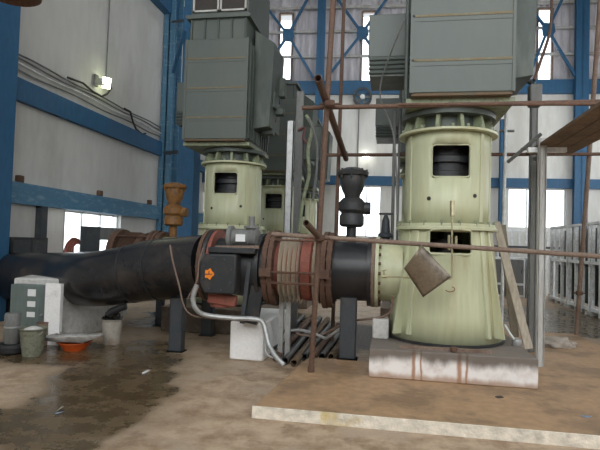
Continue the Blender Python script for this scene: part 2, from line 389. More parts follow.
# ------------------------------------------------------------------ left wall fittings
fl = thing('floodlight', aX(96, 81, XL+.05), 'small square floodlight glowing greenish white on the left wall', 'light')
MB().box((0,-.1,-.14),(.05,.04,.14)).build('housing', 'grey', fl, bevel=.01)
MB().bar((.02,0,.0),(.14,.12,.0),.03,.16).build('bracket', 'grey', fl)
MB().box((-.02,-.1,-.13),(.02,.1,.13)).build('lamp_glass', 'lamp', fl, loc=(.17,.17,0), rot=(0,.2,-.6), bevel=.01)
pl = bpy.data.lights.new('glow', 'POINT'); pl.energy = 4; pl.color = (.9,1,.6); pl.shadow_soft_size = .15
po = bpy.data.objects.new('floodlight_lamp', pl); C.objects.link(po); po.parent = fl; po.location = (.5,.0,0)
zz = [4.86, 4.78, 4.70, 4.58]
for i, z in enumerate(zz):
    mb = MB(); pts = [(XL+.06, 8.4+k*.5, z+.02*math.sin(k*1.3+i)) for k in range(16)]
    mb.tube(pts, .018, 6)
    tag(mb.build('cable_run', ['grey','grey','lgrey','grey'][i]), ['topmost dark cable run clipped along the left wall under the floodlight', 'second cable run from the top along the left wall', 'pale third cable run from the top along the left wall', 'lowest cable run on the left wall, just above the blue beam'][i], 'cable', 'cable runs on the left wall')
for i, yy in enumerate((10.4, 12.4)):
    mb = MB(); mb.tube([(XL+.08, yy, 4.86), (XL+.12, yy+.25, 4.84), (XL+.1, yy+.45, 4.62), (XL+.12, yy+.6, 4.45), (XL+.1, yy+1.0, 4.4), (XL+.1, yy+1.2, 4.46)] if i else
            [(XL+.08, yy-.4, 4.9), (XL+.12, yy+.1, 4.93), (XL+.12, yy+.5, 4.86), (XL+.1, yy+.9, 4.86), (XL+.1, yy+1.15, 5.0), (XL+.08, 11.75, 5.2)], .025, 6)
    tag(mb.build('hanging_cable', 'cable'), ['black cable looping up to the floodlight on left wall', 'black cable drooping from the cable runs over the blue beam'][i], 'cable')
tag(MB().tube([(XL+.04, 11.55, 5.25), (XL+.04, 11.6, ZC)], .018, 6).build('conduit', 'grey'), 'thin vertical conduit rising from the floodlight on left wall', 'conduit')
for i, yy in enumerate((aX(17,190,XL).y, aX(98,195,XL).y, aX(148,203,XL).y)):
    tag(MB().box((XL-.01, yy-.07, 2.48), (XL+.1, yy+.07, 2.62)).build('bracket', 'rust', bevel=.02), ['small rusty bracket on the lower blue beam, beside the near blue column', 'small rusty bracket on the lower blue beam, above the bright window', 'small rusty bracket on the lower blue beam, left of the ochre valve'][i], 'bracket')
# high-bay lamp at top left
p = aD(12, -8, 3.4)
hb = thing('pendant_lamp', p, 'round metal pendant lamp with rusty rim at the upper left', 'lamp')
MB().lathe([(.0,.17),(-.015,.175),(.01,.165),(.1,.14),(.2,.07),(.3,.05)], n=32, cap=False).build('lamp_shade', 'rust', hb, solid=.004)
MB().lathe([(.02,.150),(.015,.1),(.02,.04)], n=24).build('glass', 'concw', hb)
MB().cyl((0,0,.28),(0,0,ZC-p.z),.012).build('hanger_rod', 'grey', hb)

# ------------------------------------------------------------------ pump casings
PUMP = [(.655, 6.62), (-2.84, 9.04), (-2.84, 12.75), (.69, 10.3)]
PZ = .41
def shell(prof, holes, seg=72, name='casing', m='green', parent=None):
    mb = MB(); rows = len(prof)
    vs = [(r*math.cos(2*PI*i/seg), r*math.sin(2*PI*i/seg), z) for z, r in prof for i in range(seg)]
    fs = []
    for j in range(rows-1):
        for i in range(seg):
            t = 360*(i+.5)/seg - 270
            t = (t+180) % 360 - 180; zc = (prof[j][0]+prof[j+1][0])/2
            if any(abs(t-h[0]) < h[1] and h[2] < zc < h[3] for h in holes): continue
            fs.append((j*seg+i, j*seg+(i+1)%seg, (j+1)*seg+(i+1)%seg, (j+1)*seg+i))
    mb.add(vs, fs); return mb.build(name, m, parent, solid=.03)
BOLT = MB().cyl((0,0,-.03),(0,0,.03),.018,n=6).mesh('bolt', 'greend')
BOLTR = MB().cyl((0,0,-.07),(0,0,.07),.02,n=6).mesh('bolt', 'rust')
def bolts(parent, mesh, N, R, zc=0, axis='Z', off=0):
    for i in range(N):
        o = bpy.data.objects.new('bolt', mesh); C.objects.link(o); o.parent = parent; t = 2*PI*(i+off)/N
        if axis == 'Z': o.location = (R*math.cos(t), R*math.sin(t), zc)
        else: o.location = (zc, R*math.cos(t), R*math.sin(t)); o.rotation_euler = (0, PI/2, 0)
def make_pump(x, y, label):
    t = thing('pump_casing', (x, y, PZ), label, 'pump casing', 'green vertical pump casings')
    z = lambda h: h-PZ
    MB().lathe([(0,.70),(.02,.70),(.022,.66)], n=48).build('base_plate', 'dark', t)
    def rad_(h): return .665 - (.665-.545)*(h-.09)/(z(1.72)-.09)
    hs = [.02, .3, .6, z(1.40), z(1.44), z(1.68), z(1.70), z(1.74)]
    shell([(h, rad_(h)) for h in hs], [(0, 23.5, z(1.42), z(1.69))], name='lower_casing', m='greens', parent=t)
    ribs = MB()
    for a in (-128, -52, 52, 128, 180, -155, 155):
        a = rad(a-90); ca, sa = math.cos(a), math.sin(a); tx, ty = -sa*.012, ca*.012
        po = [(.08,.60),(.08,.78),(z(1.70),.565),(z(1.70),.5)]
        ribs.prism([(r*ca-tx, r*sa-ty, h) for h, r in po], (2*tx, 2*ty, 0))
    ribs.build('stiffening_rib', 'green', t)
    for a in (-40, 40):
        ang_ = rad(a-90); ca, sa = math.cos(ang_), math.sin(ang_); tx, ty = -sa*.03, ca*.03
        MB().prism([(r*ca-tx, r*sa-ty, h) for h, r in ((.08,.62),(.08,.70),(z(1.70),.57),(z(1.70),.5))], (2*tx,2*ty,0)).build('stiffening_rib', 'green', t, bevel=.01)
    MB().lathe([(z(1.70),.50),(z(1.70),.60),(z(1.735),.60),(z(1.735),.585),(z(1.775),.585),(z(1.775),.50)], n=64).build('middle_flange', 'green', t, bevel=.004)
    hs = [z(1.76), z(2.0), z(2.30), z(2.33), z(2.66), z(2.69), z(2.86)]
    shell([(h, .505) for h in hs], [(0, 23.5, z(2.31), z(2.68)), (-30, 2.6, z(2.0)-.01, z(2.0)+.001)], name='upper_casing', parent=t)
    for zc in (z(1.56), z(2.495)):          # rounded frame lips around the access openings
        fr = MB()
        hw, hh_ = (.40, .14) if zc < 1.5 else (.437, .185)
        R_ = .597 if zc < 1.5 else .508
        pts = []
        for sx, sz in ((1,1),(-1,1),(-1,-1),(1,-1)):
            for k in range(4):
                q = rad({(1,1):0,(-1,1):90,(-1,-1):180,(1,-1):270}[(sx,sz)] + k*30)
                pts.append((sx*(hw-.1)+.1*math.cos(q), sz*(hh_-.04)+.04*math.sin(q)))
        pts.append(pts[0])
        fr.tube([(R_*math.sin(a), -R_*math.cos(a), zc+h) for a, h in pts], .009, 8); fr.build('opening_rim', 'green', t)
    MB().lathe([(z(2.845),.48),(z(2.845),.59),(z(2.872),.59),(z(2.872),.48)], n=64).build('top_flange', 'green', t)
    for a in range(0, 360, 30):             # gussets over the top flange
        q = rad(a+12); ca, sa = math.cos(q), math.sin(q); tx, ty = -sa*.02, ca*.02
        MB().prism([(r*ca-tx, r*sa-ty, h) for h, r in ((z(2.875),.40),(z(2.875),.55),(z(2.93),.54),(z(3.06),.50),(z(3.06),.40))], (2*tx,2*ty,0)).build('gusset', 'greend', t)
    MB().lathe([(z(2.87),.41),(z(3.05),.41)], n=32).build('neck_ring', 'motord', t)
    MB().lathe([(z(3.04),.42),(z(3.04),.56),(z(3.1),.56),(z(3.1),.42)], n=48).build('neck_flange', 'motor', t)
    bolts(t, BOLT, 20, .565, z(2.88)); bolts(t, BOLT, 18, .57, z(1.78))
    MB().lathe([(.1,.11),(z(1.5),.11),(z(1.5),.2),(z(1.6),.2),(z(1.6),.09),(z(2.33),.09),(z(2.28),.33),(z(2.40),.33),(z(2.41),.3),(z(2.50),.3),(z(2.51),.35),(z(2.58),.35),(z(2.60),.28),(z(3.0),.26)], n=24).build('drive_shaft', 'dark', t)
    for a, h in ((-28, 2.06), (33, 2.10)):
        q = rad(a-90); MB().cyl((.49*math.cos(q),.49*math.sin(q),z(h)),(.511*math.cos(q),.511*math.sin(q),z(h)),.024,n=14).build('drain_hole', 'grille', t)
    for a in (-62, 44, 72):            # raised vertical straps
        q = rad(a-90); ca, sa = math.cos(q), math.sin(q); tx, ty = -sa*.025, ca*.025
        MB().prism([(.50*ca-tx,.50*sa-ty,z(1.8)),(.516*ca-tx,.516*sa-ty,z(1.8)),(.516*ca-tx,.516*sa-ty,z(2.83)),(.50*ca-tx,.50*sa-ty,z(2.83))], (2*tx,2*ty,0)).build('strap', 'green', t)
    return t
make_pump(*PUMP[0], 'largest, nearest pale green pump casing on the rust-streaked white plinth')
make_pump(*PUMP[1], 'pale green pump casing behind the black pipe, under the grey left motor')
make_pump(*PUMP[2], 'pale green casing mostly hidden at right of the left pump casing')
make_pump(*PUMP[3], 'pale green casing hidden directly behind the nearest pump casing')

def make_motor(x, y, label, lw=.5, fan=True):
    t = thing('motor_housing', (x, y, 3.11), label, 'motor', 'grey green motor housings')
    W, D0, D1 = .545, -.78, .74; z = lambda h: h-3.11
    b = MB(); b.box((-W-.04, D0+.12, 0), (W+.04, D1, .06)); b.build('base_frame', 'greend', t)
    MB().box((-W+.01, D0+.01, .06), (W-.01, D1-.01, .09)).build('underside', 'under', t)
    MB().box((-W, D0, .09), (W, D1, z(4.9))).build('cabinet', 'motor', t, bevel=.012)
    for h in (3.56, 4.06, 4.56):
        MB().box((-W+.01, D0-.012, z(h)-.012), (W-.01, D0+.01, z(h)+.014)).build('seam', 'seam', t)
        MB().box((-W+.01, D0-.006, z(h)-.06), (W-.01, D0+.01, z(h)-.012)).build('seam_lip', 'motor', t)
    MB().box((-W-.012, D0-.012, .09), (-W+.03, D0+.03, z(4.9))).build('corner_strip', 'motor', t)
    MB().box((W-.02, D0-.014, .09), (W+.012, D0+.03, z(4.9))).build('corner_strip', 'motor', t)
    MB().box((-W+.05, D0+.06, z(4.9)), (W-.05, D1-.06, z(5.28))).build('upper_cabinet', 'motor', t)
    for k in range(5):
        xx = -W+.07 + k*(2*W-.14)/4; MB().box((xx-.015, D0+.03, z(4.9)), (xx+.015, D0+.07, z(5.27))).build('rib', 'motord', t)
    MB().box((-W-.02, D0-.01, z(5.26)), (W+.02, D1, z(5.32))).build('top_ledge', 'motor', t)
    if fan:
        MB().box((-W+.06, D0+.04, z(5.32)), (W-.02, D1-.04, z(6.2))).build('fan_housing', 'motor', t, bevel=.01)
        for sx in (-.22, .26):
            MB().box((sx-.2, D0+.02, z(5.40)), (sx+.2, D0+.05, z(5.98))).build('dark_grille', 'grille', t)
            fr = MB()
            for a, c, e, f in ((sx-.23,sx+.23,5.37,5.40),(sx-.23,sx+.23,5.98,6.01),(sx-.23,sx-.2,5.37,6.01),(sx+.2,sx+.23,5.37,6.01)): fr.box((a, D0, z(e)), (c, D0+.05, z(f)))
            fr.build('grille_frame', 'pale', t)
    # right side: ribbed dark panels and a duct
    for k in range(9):
        yy = D0+.1 + k*.165; MB().box((W, yy, .12), (W+.035, yy+.05, z(4.86))).build('side_rib', 'motord', t)
    MB().prism([(W, D0+.42, z(3.45)), (W+.30, D0+.42, z(3.5)), (W+.36, D0+.42, z(4.95)), (W, D0+.42, z(5.2))], (0, .8, 0)).build('side_duct', 'motord', t, bevel=.01)
    # left side: louvred terminal box
    lb = MB().box((-W-lw, D0+.5, z(3.80)), (-W, D0+1.15, z(4.33))).build('terminal_box', 'motor', t, bevel=.01)
    for k in range(4):
        MB().prism([(-W-lw+.01,D0+.5,z(3.58)+k*.055), (-W-lw+.01,D0+.47,z(3.58)+k*.055+.012), (-W-lw+.01,D0+.5,z(3.58)+k*.055+.045)], (lw-.01,0,0)).build('louvre', 'motor', lb)
    MB().box((-W-lw+.02, D0+.5, z(3.56)), (-W, D0+1.1, z(3.80))).build('louvre_backing', 'motord', lb)
    MB().cyl((-W-.04, D0+.3, .1), (-W-.04, D0+.3, z(5.2)), .025).build('vent_pipe', 'motor', t)
    return t
make_motor(PUMP[0][0]+.06, PUMP[0][1], 'large grey-green motor housing at top right above the nearest pump casing')
make_motor(PUMP[1][0]-.13, PUMP[1][1], 'tall grey-green motor housing with two dark grilles on the left pump casing', lw=.36)
make_motor(*PUMP[2], 'dark motor housing behind the tall left motor housing', lw=.3, fan=False)
make_motor(*PUMP[3], 'dark motor housing peeking out left of the large right motor', lw=.5)
make_motor(-2.84, 16.2, 'farthest small motor housing before the blue rear column', lw=.3, fan=False)
# casing for farthest motor
make_pump(-2.84, 16.2, 'farthest pale green casing deep behind the left row')

# ------------------------------------------------------------------ plinths and slab
def rustplinth():
    m = bpy.data.materials.new('streaked_plinth'); m.use_nodes = True
    n = m.node_tree.nodes; l = m.node_tree.links; b = n['Principled BSDF']; b.inputs['Roughness'].default_value = .7
    tc = n.new('ShaderNodeTexCoord')
    def nz(sc, scale, det=5):
        mp = n.new('ShaderNodeMapping'); mp.inputs['Scale'].default_value = scale; l.new(tc.outputs['Object'], mp.inputs[0])
        a = n.new('ShaderNodeTexNoise'); a.inputs['Scale'].default_value = sc; a.inputs['Detail'].default_value = det; l.new(mp.outputs[0], a.inputs['Vector']); return a.outputs['Fac']
    def mr(s, a, c, t0=0, t1=1):
        q = n.new('ShaderNodeMapRange'); q.interpolation_type = 'SMOOTHSTEP'
        for k, v in (('From Min', a), ('From Max', c), ('To Min', t0), ('To Max', t1)): q.inputs[k].default_value = v
        l.new(s, q.inputs['Value']); return q.outputs[0]
    def mx(f, a, c):
        q = n.new('ShaderNodeMix'); q.data_type = 'RGBA'; l.new(f, q.inputs['Factor'])
        for k, v in (('A', a), ('B', c)):
            if isinstance(v, tuple): q.inputs[k].default_value = (*v, 1)
            else: l.new(v, q.inputs[k])
        return q.outputs['Result']
    sep = n.new('ShaderNodeSeparateXYZ'); l.new(tc.outputs['Object'], sep.inputs[0])
    def mt(op, a, c):
        q = n.new('ShaderNodeMath'); q.operation = op
        for i, v in enumerate((a, c)):
            if isinstance(v, (int, float)): q.inputs[i].default_value = v
            else: l.new(v, q.inputs[i])
        return q.outputs[0]
    st = mr(nz(7, (1, 1, .03), 2), .60, .68, 0, .85)
    col = mx(mr(nz(9, (1,1,1)), .45, .75, 0, .5), (.84,.81,.79), (.5,.42,.37))
    for xx, hw_ in STREAKS:
        dd_ = mt('ABSOLUTE', mt('SUBTRACT', mt('ADD', sep.outputs['X'], mt('MULTIPLY', nz(9, (1,1,.5)), .05)), xx+.025), 0)
        col = mx(mr(dd_, hw_*1.6, hw_*.3, 0, .85), col, (.36,.15,.06))
    top = mt('ADD', sep.outputs['Z'], mt('MULTIPLY', nz(5, (1,1,.35)), .26))
    col = mx(mr(top, .27, .38, 0, .9), col, (.10,.075,.055))       # grime running down from the top
    col = mx(mr(mt('SUBTRACT', sep.outputs['Z'], mt('MULTIPLY', nz(7, (1,1,.3)), .12)), .03, -.04, 0, .75), col, (.36,.20,.11))  # splash marks at the foot
    l.new(col, b.inputs['Base Color'])
    return m
STREAKS = [(aD(x_, 360, 5.65).x-.655, w_) for x_, w_ in ((413,.016), (420,.010), (456,.022), (463,.012))]
MT['plinth'] = rustplinth()
SH = .095
a = G(252, 417.5, 0); c_ = G(590, 448, 0)
yf = (a.y + c_.y)/2; yfl, yfr = a.y, c_.y
bl = G(310, 357, SH)
def slab_mat():
    m = mat('slab_concrete', (.37,.235,.13), .6, dirt=(.17,.11,.065), damt=.7, dscale=1.6, fine=.15, bump=.25, bscale=25, lo=.45, hi=.62)
    return m
MT['slab'] = slab_mat()
a_r = a + (c_-a)*1.6
slab = MB().prism([(a.x,a.y,0), (a_r.x,a_r.y,0), (a_r.x, 9.6, 0), (bl.x+.75, 9.6, 0), (bl.x+.75, bl.y, 0), (bl.x-.02, bl.y, 0)], (0,0,SH))
slab = slab.build('concrete_slab', 'slab', bevel=.015); tag(slab, 'low raised brown concrete slab under the nearest pump and its plinth', 'slab')
pe = mat('painted_edge', (.72,.66,.56), .8, dirt=(.62,.47,.16), damt=.7, dscale=1.6, fine=.25, bump=.5, lo=.54, hi=.66)
dn = Vector((a.y-a_r.y, a_r.x-a.x, 0)).normalized()*.012
e = MB().prism([a-dn+Vector((0,0,0)), a_r-dn, a_r+dn*.5, a+dn*.5], (0,0,SH+.004)).build('painted_edge', pe, slab)
e['label'] = 'flaking white and yellow paint along the front edge'
pls = []
def plinth(x, y, z0, label, w0=.85, w1=.98, m='plinthd'):
    t = tag(MB().box((-w0,-.98,0),(w1,.98,PZ-z0-.01)).build('concrete_plinth', m, loc=(x,y,z0), bevel=.012), label, 'plinth', 'pump plinths'); return t
pf = aD(368, 374, 5.65)
t1p = plinth(PUMP[0][0], PUMP[0][1], SH, 'rust-streaked white plinth under the nearest pump casing', .86, .84, 'plinth')
plinth(PUMP[1][0], PUMP[1][1], 0, 'plinth under the left pump casing behind the black pipe')
plinth(PUMP[2][0], PUMP[2][1], 0, 'plinth under the half hidden casing behind the left pump')
plinth(PUMP[3][0], PUMP[3][1], SH if PUMP[3][1] < 9 else 0, 'plinth hidden behind the nearest pump')
plinth(-2.84, 16.2, 0, 'plinth under the farthest casing of the left row')
tag(MB().cyl((0,0,0),(0,0,.05),.035,n=10).build('plinth_stud', 'rust', loc=(PUMP[0][0]+.02, PUMP[0][1]-.90, PZ-.008)), 'small rusty stud on the front of the streaked plinth', 'stud')

# ------------------------------------------------------------------ discharge lines
YL = 6.6; ZP = 1.17
def spool(mb, x0, x1, r, n=48): return mb.lathe([(x0, r), (x1, r)], axis='X', n=n, cap=False)
def ringX(x0, x1, r0_, r1_): return MB().lathe([(x0, r0_), (x0, r1_), (x1, r1_), (x1, r0_)], axis='X', n=48, cap=False)
# ---- green inlet spool of the nearest pump
xf = aY(372, 265, YL-.1).x
t = thing('pipe_spool', (0, YL, ZP), 'short green pipe spool bolted to the left side of nearest pump', 'pipe')
MB().lathe([(xf+.08,.355),(xf+.2,.355),(.14,.355)], axis='X', n=48).build('barrel', 'green', t)
ringX(xf+.045, xf+.085, .3, .44).build('flange', 'green', t); ringX(xf, xf+.04, .3, .44).build('flange', 'rusttl', t)
bolts(t, BOLTR, 22, .41, xf+.045, 'X')
# ---- black spool
t = thing('pipe_spool', (0, YL, ZP), 'short black pipe spool between the bellows and the green flange', 'pipe')
xb = aY(334, 268, YL-.1).x
MB().lathe([(xb,.37),(xf,.37)], axis='X', n=48).build('barrel', 'black', t)
ringX(xf-.05, xf-.004, .3, .43).build('flange', 'black', t)
# ---- bellows
def make_bellows(x0, x1, Y, label, mconv='silver', mflange='rust', mb_='redox'):
    t = thing('expansion_joint', (x0, Y, ZP), label, 'expansion joint', 'pipe expansion joints'); L = x1-x0
    MB().lathe([(0,.34),(L,.34)], axis='X', n=40).build('inner_sleeve', mb_, t)
    for i, xx in enumerate((.03, .10, L-.11, L-.04)):
        f = ringX(xx-.028, xx+.028, .33, .485 if i in (1, 2) else .475).build('flange', mflange, t)
    bolts(t, BOLTR, 20, .45, .065, 'X'); bolts(t, BOLTR, 20, .45, L-.075, 'X')
    def conv(a, k, name):
        pr = []; p = .058
        for j in range(k):
            for q in range(8):
                pr.append((a+j*p+q*p/8, .385+.055*math.sin(q/8*2*PI-PI/2)))
        pr.append((a+k*p, .34)); return MB().lathe(pr, axis='X', n=56, cap=False).build(name, mconv, t)
    conv(.17, 5, 'convolutions') 
    MB().lathe([(.46,.38),(.47,.40),(L-.28,.40),(L-.27,.38)], axis='X', n=48).build('centre_band', mb_, t)
    conv(L-.27, 2, 'convolutions')
    for q in (200, 300, 60, 130):
        q = rad(q); r = .47; MB().cyl((.0, r*math.cos(q), r*math.sin(q)), (L, r*math.cos(q), r*math.sin(q)), .014, n=8).build('tie_rod', mflange, t)
    # near side horizontal tie rod with lugs
    MB().cyl((.0,-.49,-.03),(L,-.49,-.03),.014,n=8).build('tie_rod', mflange, t)
    for xx in (.0, L-.16): MB().box((xx,-.55,-.08),(xx+.14,-.44,.02)).build('tie_lug', mflange, t)
    return t
bx0 = aY(264, 270, YL-.3).x; bx1 = aY(333, 270, YL-.3).x
near_joint = make_bellows(bx0, bx1, YL, 'rusty and silver ribbed pipe expansion joint on the near pipeline')
dx = PUMP[1][0]-PUMP[0][0]
make_bellows(bx0+dx, bx1+dx, PUMP[1][1], 'brown rusted expansion joint seen over the big black pipe', mconv='rust', mb_='rust')
# ---- valve
vx0 = aY(200, 270, YL-.3).x; vx1 = bx0
t = thing('butterfly_valve', (vx0, YL, ZP), 'dark cast valve with orange rosette between black pipe and expansion joint', 'valve')
L = vx1-vx0
MB().lathe([(0,.40),(.08,.40),(.1,.37),(.3,.36),(.5,.38),(.6,.36),(L,.35)], axis='X', n=48).build('valve_body', 'dark', t)
for xx, m_, r_ in ((.0,'rust',.47),(.06,'dark',.47),(.12,'redox',.475),(L-.1,'dark',.44)): ringX(xx, xx+.045, .3, r_).build('flange', m_, t)
bolts(t, BOLTR, 18, .44, .06, 'X')
# octagonal gearbox cover facing the viewer
def octa(cx, cz, w, h, y0, y1, k=.3):
    po = [(cx-w+k*w, cz-h),(cx+w-k*w*.3, cz-h),(cx+w, cz-h+k*h*.4),(cx+w, cz+h-k*h*.3),(cx+w-k*w*.3, cz+h),(cx-w+k*w, cz+h),(cx-w, cz+h*.45),(cx-w, cz-h*.45)]
    return MB().prism([(x, y0, z) for x, z in po], (0, y1-y0, 0))
gx = aY(217, 274, YL-.6).x - vx0; gz = aY(217, 274, YL-.6).z - ZP
octa(gx, gz, .23, .24, -.6, -.38).build('gearbox_cover', 'dark', t, bevel=.02)
for i in range(8):
    q = 2*PI*i/8+.3; MB().cyl((gx+.19*math.cos(q),-.615,gz+.2*math.sin(q)),(gx+.19*math.cos(q),-.59,gz+.2*math.sin(q)),.013,n=6).build('bolt', 'darkg', t)
sp = aY(209, 274, YL-.605); st = MB()
st.prism([(sp.x-vx0 + (.055+.008*math.cos(3*q_))*math.cos(q_), -.602, sp.z-ZP + (.06+.012*math.cos(5*q_))*math.sin(q_)) for q_ in [2*PI*i/40 for i in range(40)]], (0,-.008,0))
o = st.build('rosette', 'sticker', t); o['label'] = 'orange flower-shaped rosette'
st = MB(); st.prism([(sp.x-vx0-.045,-.61,sp.z-ZP-.012),(sp.x-vx0+.045,-.61,sp.z-ZP-.008),(sp.x-vx0+.045,-.61,sp.z-ZP+.006),(sp.x-vx0-.045,-.61,sp.z-ZP+.002)],(0,-.004,0)); st.prism([(sp.x-vx0+.01*i_,-.61,sp.z-ZP+z_) for i_, z_ in ((-.8,0),(.8,0),(.5,.035),(-.5,.035))],(0,-.004,0)); st.build('rosette_mark', 'redox', o)
MB().lathe([(0,.15),(.05,.16),(.1,.15),(.12,.1)], (gx-.02, -.3, gz-.42), n=20).build('red_foot_casting', 'redox', t)
MB().bar((gx-.16,-.42,gz-.3),(gx+.2,-.42,gz-.34),.1,.14).build('red_foot_casting', 'redox', t, bevel=.02)
# top plate and grey actuator drums
p0 = aY(212, 250, YL-.35); p1 = aY(258, 250, YL-.35)
MB().box((p0.x-vx0, -.5, p0.z-ZP-.03), (p1.x-vx0, .3, p0.z-ZP+.04)).build('top_plate', 'dark', t, bevel=.01)
p = aY(228, 238, YL-.3); q = aY(258, 238, YL-.3); cz_ = p.z-ZP
MB().lathe([(p.x-vx0-.02,.10),(p.x-vx0,.15),(p.x-vx0+.05,.15),(p.x-vx0+.06,.11),(p.x-vx0+.26,.11),(p.x-vx0+.28,.09),(p.x-vx0+.34,.12),(q.x-vx0-.02,.13),(q.x-vx0,.09)], (0,-.25,cz_+.01), axis='X', n=28).build('actuator_drum', 'grey', t)
MB().lathe([(0,.07),(.05,.07),(.05,.1),(.08,.1),(.08,.04),(.2,.04)], (q.x-vx0-.1, -.25, cz_+.08), n=16).build('actuator_stem', 'grey', t)
MB().box((p.x-vx0+.12,-.37,cz_-.04),(p.x-vx0+.24,-.355,cz_+.05)).build('name_plate', 'paper', t)
MB().bar((p.x-vx0-.12,-.4,cz_-.12),(q.x-vx0+.05,-.42,cz_-.1),.04,.04).build('lever', 'rusttl', t)
# body leg down to the white block
p = aY(246, 318, YL-.15); q = aY(250, 262, YL-.35)
MB().bar((q.x-vx0,-.33,q.z-ZP),(p.x-vx0,-.3,.485-ZP),.05,.09,(0,1,0)).build('support_strut', 'darkg', t)
MB().bar((q.x-vx0+.1,-.28,q.z-ZP-.3),(p.x-vx0+.1,-.26,.485-ZP),.16,.1,(0,1,0)).build('support_foot', 'dark', t)
# second line valve body and tail pipe (behind)
t = thing('pipe_spool', (0, PUMP[1][1], ZP), 'rear rusty pipe spool joining the left pump casing', 'pipe')
MB().lathe([(bx1+dx,.37),(PUMP[1][0]-.45,.37)], axis='X', n=40).build('barrel', 'greend', t)
MB().lathe([(bx1+dx,.46),(bx1+dx+.08,.46)], axis='X', n=40).build('flange', 'rust', t)
# ---- big black pipe on the left
t = thing('discharge_pipe', (0, 0, 0), 'long thick black pipeline bending away at the left side', 'pipe')
def apt(px, py, D): return aD(px, py, D)
key = [Vector((vx0+.01, YL, ZP)), apt(172, 268.5, 7.13), apt(150, 270.5, 7.25), apt(128, 274.5, 7.32), apt(100, 278.5, 7.45), apt(82, 278.5, 7.85), apt(64, 277.5, 8.35), apt(40, 277, 8.75), apt(7, 276, 9.25)]
rr = [.41, .42, .42, .40, .395, .40, .40, .41, .42]
def crom(K, R, sub=6):
    out = []; ro = []
    for i in range(len(K)-1):
        p0, p1, p2, p3 = K[max(i-1,0)], K[i], K[i+1], K[min(i+2, len(K)-1)]
        for s_ in range(sub):
            u = s_/sub; out.append(.5*((2*p1)+(-p0+p2)*u+(2*p0-5*p1+4*p2-p3)*u*u+(-p0+3*p1-3*p2+p3)*u**3)); ro.append(R[i]+(R[i+1]-R[i])*u)
    out.append(K[-1]); ro.append(R[-1]); return out, ro
ps, rs = crom(key, rr)
MB().tube(ps, rs, 48).build('barrel', 'blackd', t)
for idx in (9, 17):
    q = ps[idx]; d = (ps[idx+1]-ps[idx-1]).normalized(); MB().tube([q-d*.012, q+d*.012], rs[idx]+.006, 48).build('weld_band', 'black', t)
# drip spout above the bucket
tag(MB().tube([aD(126,306,7.2), aD(112,311,7.2), aD(108,315,7.2)], .05, 10).build('spout', 'black'), 'short black drip spout under the big pipe above the bucket', 'spout')

# ---- air valves
def air_valve(x, y, z0, m, label, h=1.0, s=1.0):
    t = thing('air_valve', (x, y, z0), label, 'valve')
    MB().lathe([(0,.08*s),(.26*h,.08*s),(.26*h,.11*s),(.3*h,.11*s)], n=24).build('stem', m, t)
    MB().lathe([(.22*h,.16*s),(.25*h,.2*s),(.36*h,.2*s),(.4*h,.17*s),(.44*h,.22*s),(.54*h,.22*s),(.6*h,.15*s)], n=28).build('body', m, t)
    MB().lathe([(.58*h,.12*s),(.64*h,.13*s),(.72*h,.18*s),(.88*h,.21*s),(.9*h,.2*s)], n=28).build('cone', m, t)
    MB().lathe([(.9*h,.16*s),(.9*h,.25*s),(.94*h,.26*s),(.96*h,.24*s),(.97*h,.2*s),(1.0*h,.12*s)], n=32).build('top_flange', m, t)
    for i in range(8):
        q = 2*PI*i/8; MB().cyl((.225*s*math.cos(q),.225*s*math.sin(q),.86*h),(.225*s*math.cos(q),.225*s*math.sin(q),.98*h),.018*s,n=6).build('bolt', m, t)
    MB().cyl((.16*s,0,.47*h),(.30*s,0,.47*h),.1*s,n=16).build('side_port', m, t)
    return t
p = aY(353, 168, YL); air_valve(p.x, YL, ZP+.34, 'dark', 'dark grey air valve standing on black spool before the bright window', h=p.z-ZP-.34, s=.78)  # near-black iron on the first one mimics its backlit look before the window
p = aY(175, 183, PUMP[1][1]); air_valve(p.x, PUMP[1][1], ZP+.35, 'orange', 'ochre yellow air valve behind the big black pipe', h=p.z-ZP-.35, s=.85)
p = aY(386, 214, 7.0)
t = thing('gate_valve', (p.x, 7.0, ZP+.3), 'small dark handwheel valve just left of the nearest pump casing', 'valve')
hz_ = p.z-ZP-.3
MB().lathe([(0,.06),(hz_*.3,.06),(hz_*.32,.1),(hz_*.4,.1),(hz_*.45,.06),(hz_*.8,.05),(hz_,.015)], n=18).build('body', 'darkg', t)
MB().lathe([(hz_-.01,.085),(hz_-.01,.1),(hz_+.01,.1),(hz_+.01,.085)], n=24, cap=False).build('handwheel', 'darkg', t)

# ------------------------------------------------------------------ supports & blocks
a = G(229, 359.5); c_ = G(263.5, 361.5)
blk = MB().box((a.x, a.y, 0), (c_.x, a.y+1.45, .485)).build('support_block', 'white', bevel=.02); tag(blk, 'white painted concrete block carrying the dark valve', 'block')
def post(px, py, ptop, label, w, m, z0=0, dth=.12):
    p = G(px, py, z0); r = ray(px, ptop); top = CAM + r*(p.y/r.y)
    t = thing('steel_post', (p.x, p.y, z0), label, 'post'); h = top.z-z0
    MB().box((-w/2, 0, 0), (w/2, .015, h)).build('web', m, t)
    for sx in (-1, 1): MB().box((sx*w/2-.006, 0, 0), (sx*w/2+.006, dth, h)).build('flange', m, t); MB().box((-w/2-.03, -.03, 0), (w/2+.03, dth+.03, .012)).build('foot_plate', m, t); MB().box((-w/2-.005, -.005, h), (w/2+.005, dth+.005, h+.012)).build('cap_plate', m, t)
    return t
post(174.5, 352, 288, 'dark steel post standing in front of the big black pipe', .17, 'darkg')
post(206, 336, 300, 'short dark steel post in the shade below the valve', .17, 'darkg')
post(347, 359.5, 295, 'grey steel post beneath the black spool, left of the plinth', .19, 'darkg', SH)
post(158, 326, 300, 'small dark post under the far side of the black pipe', .1, 'darkg')
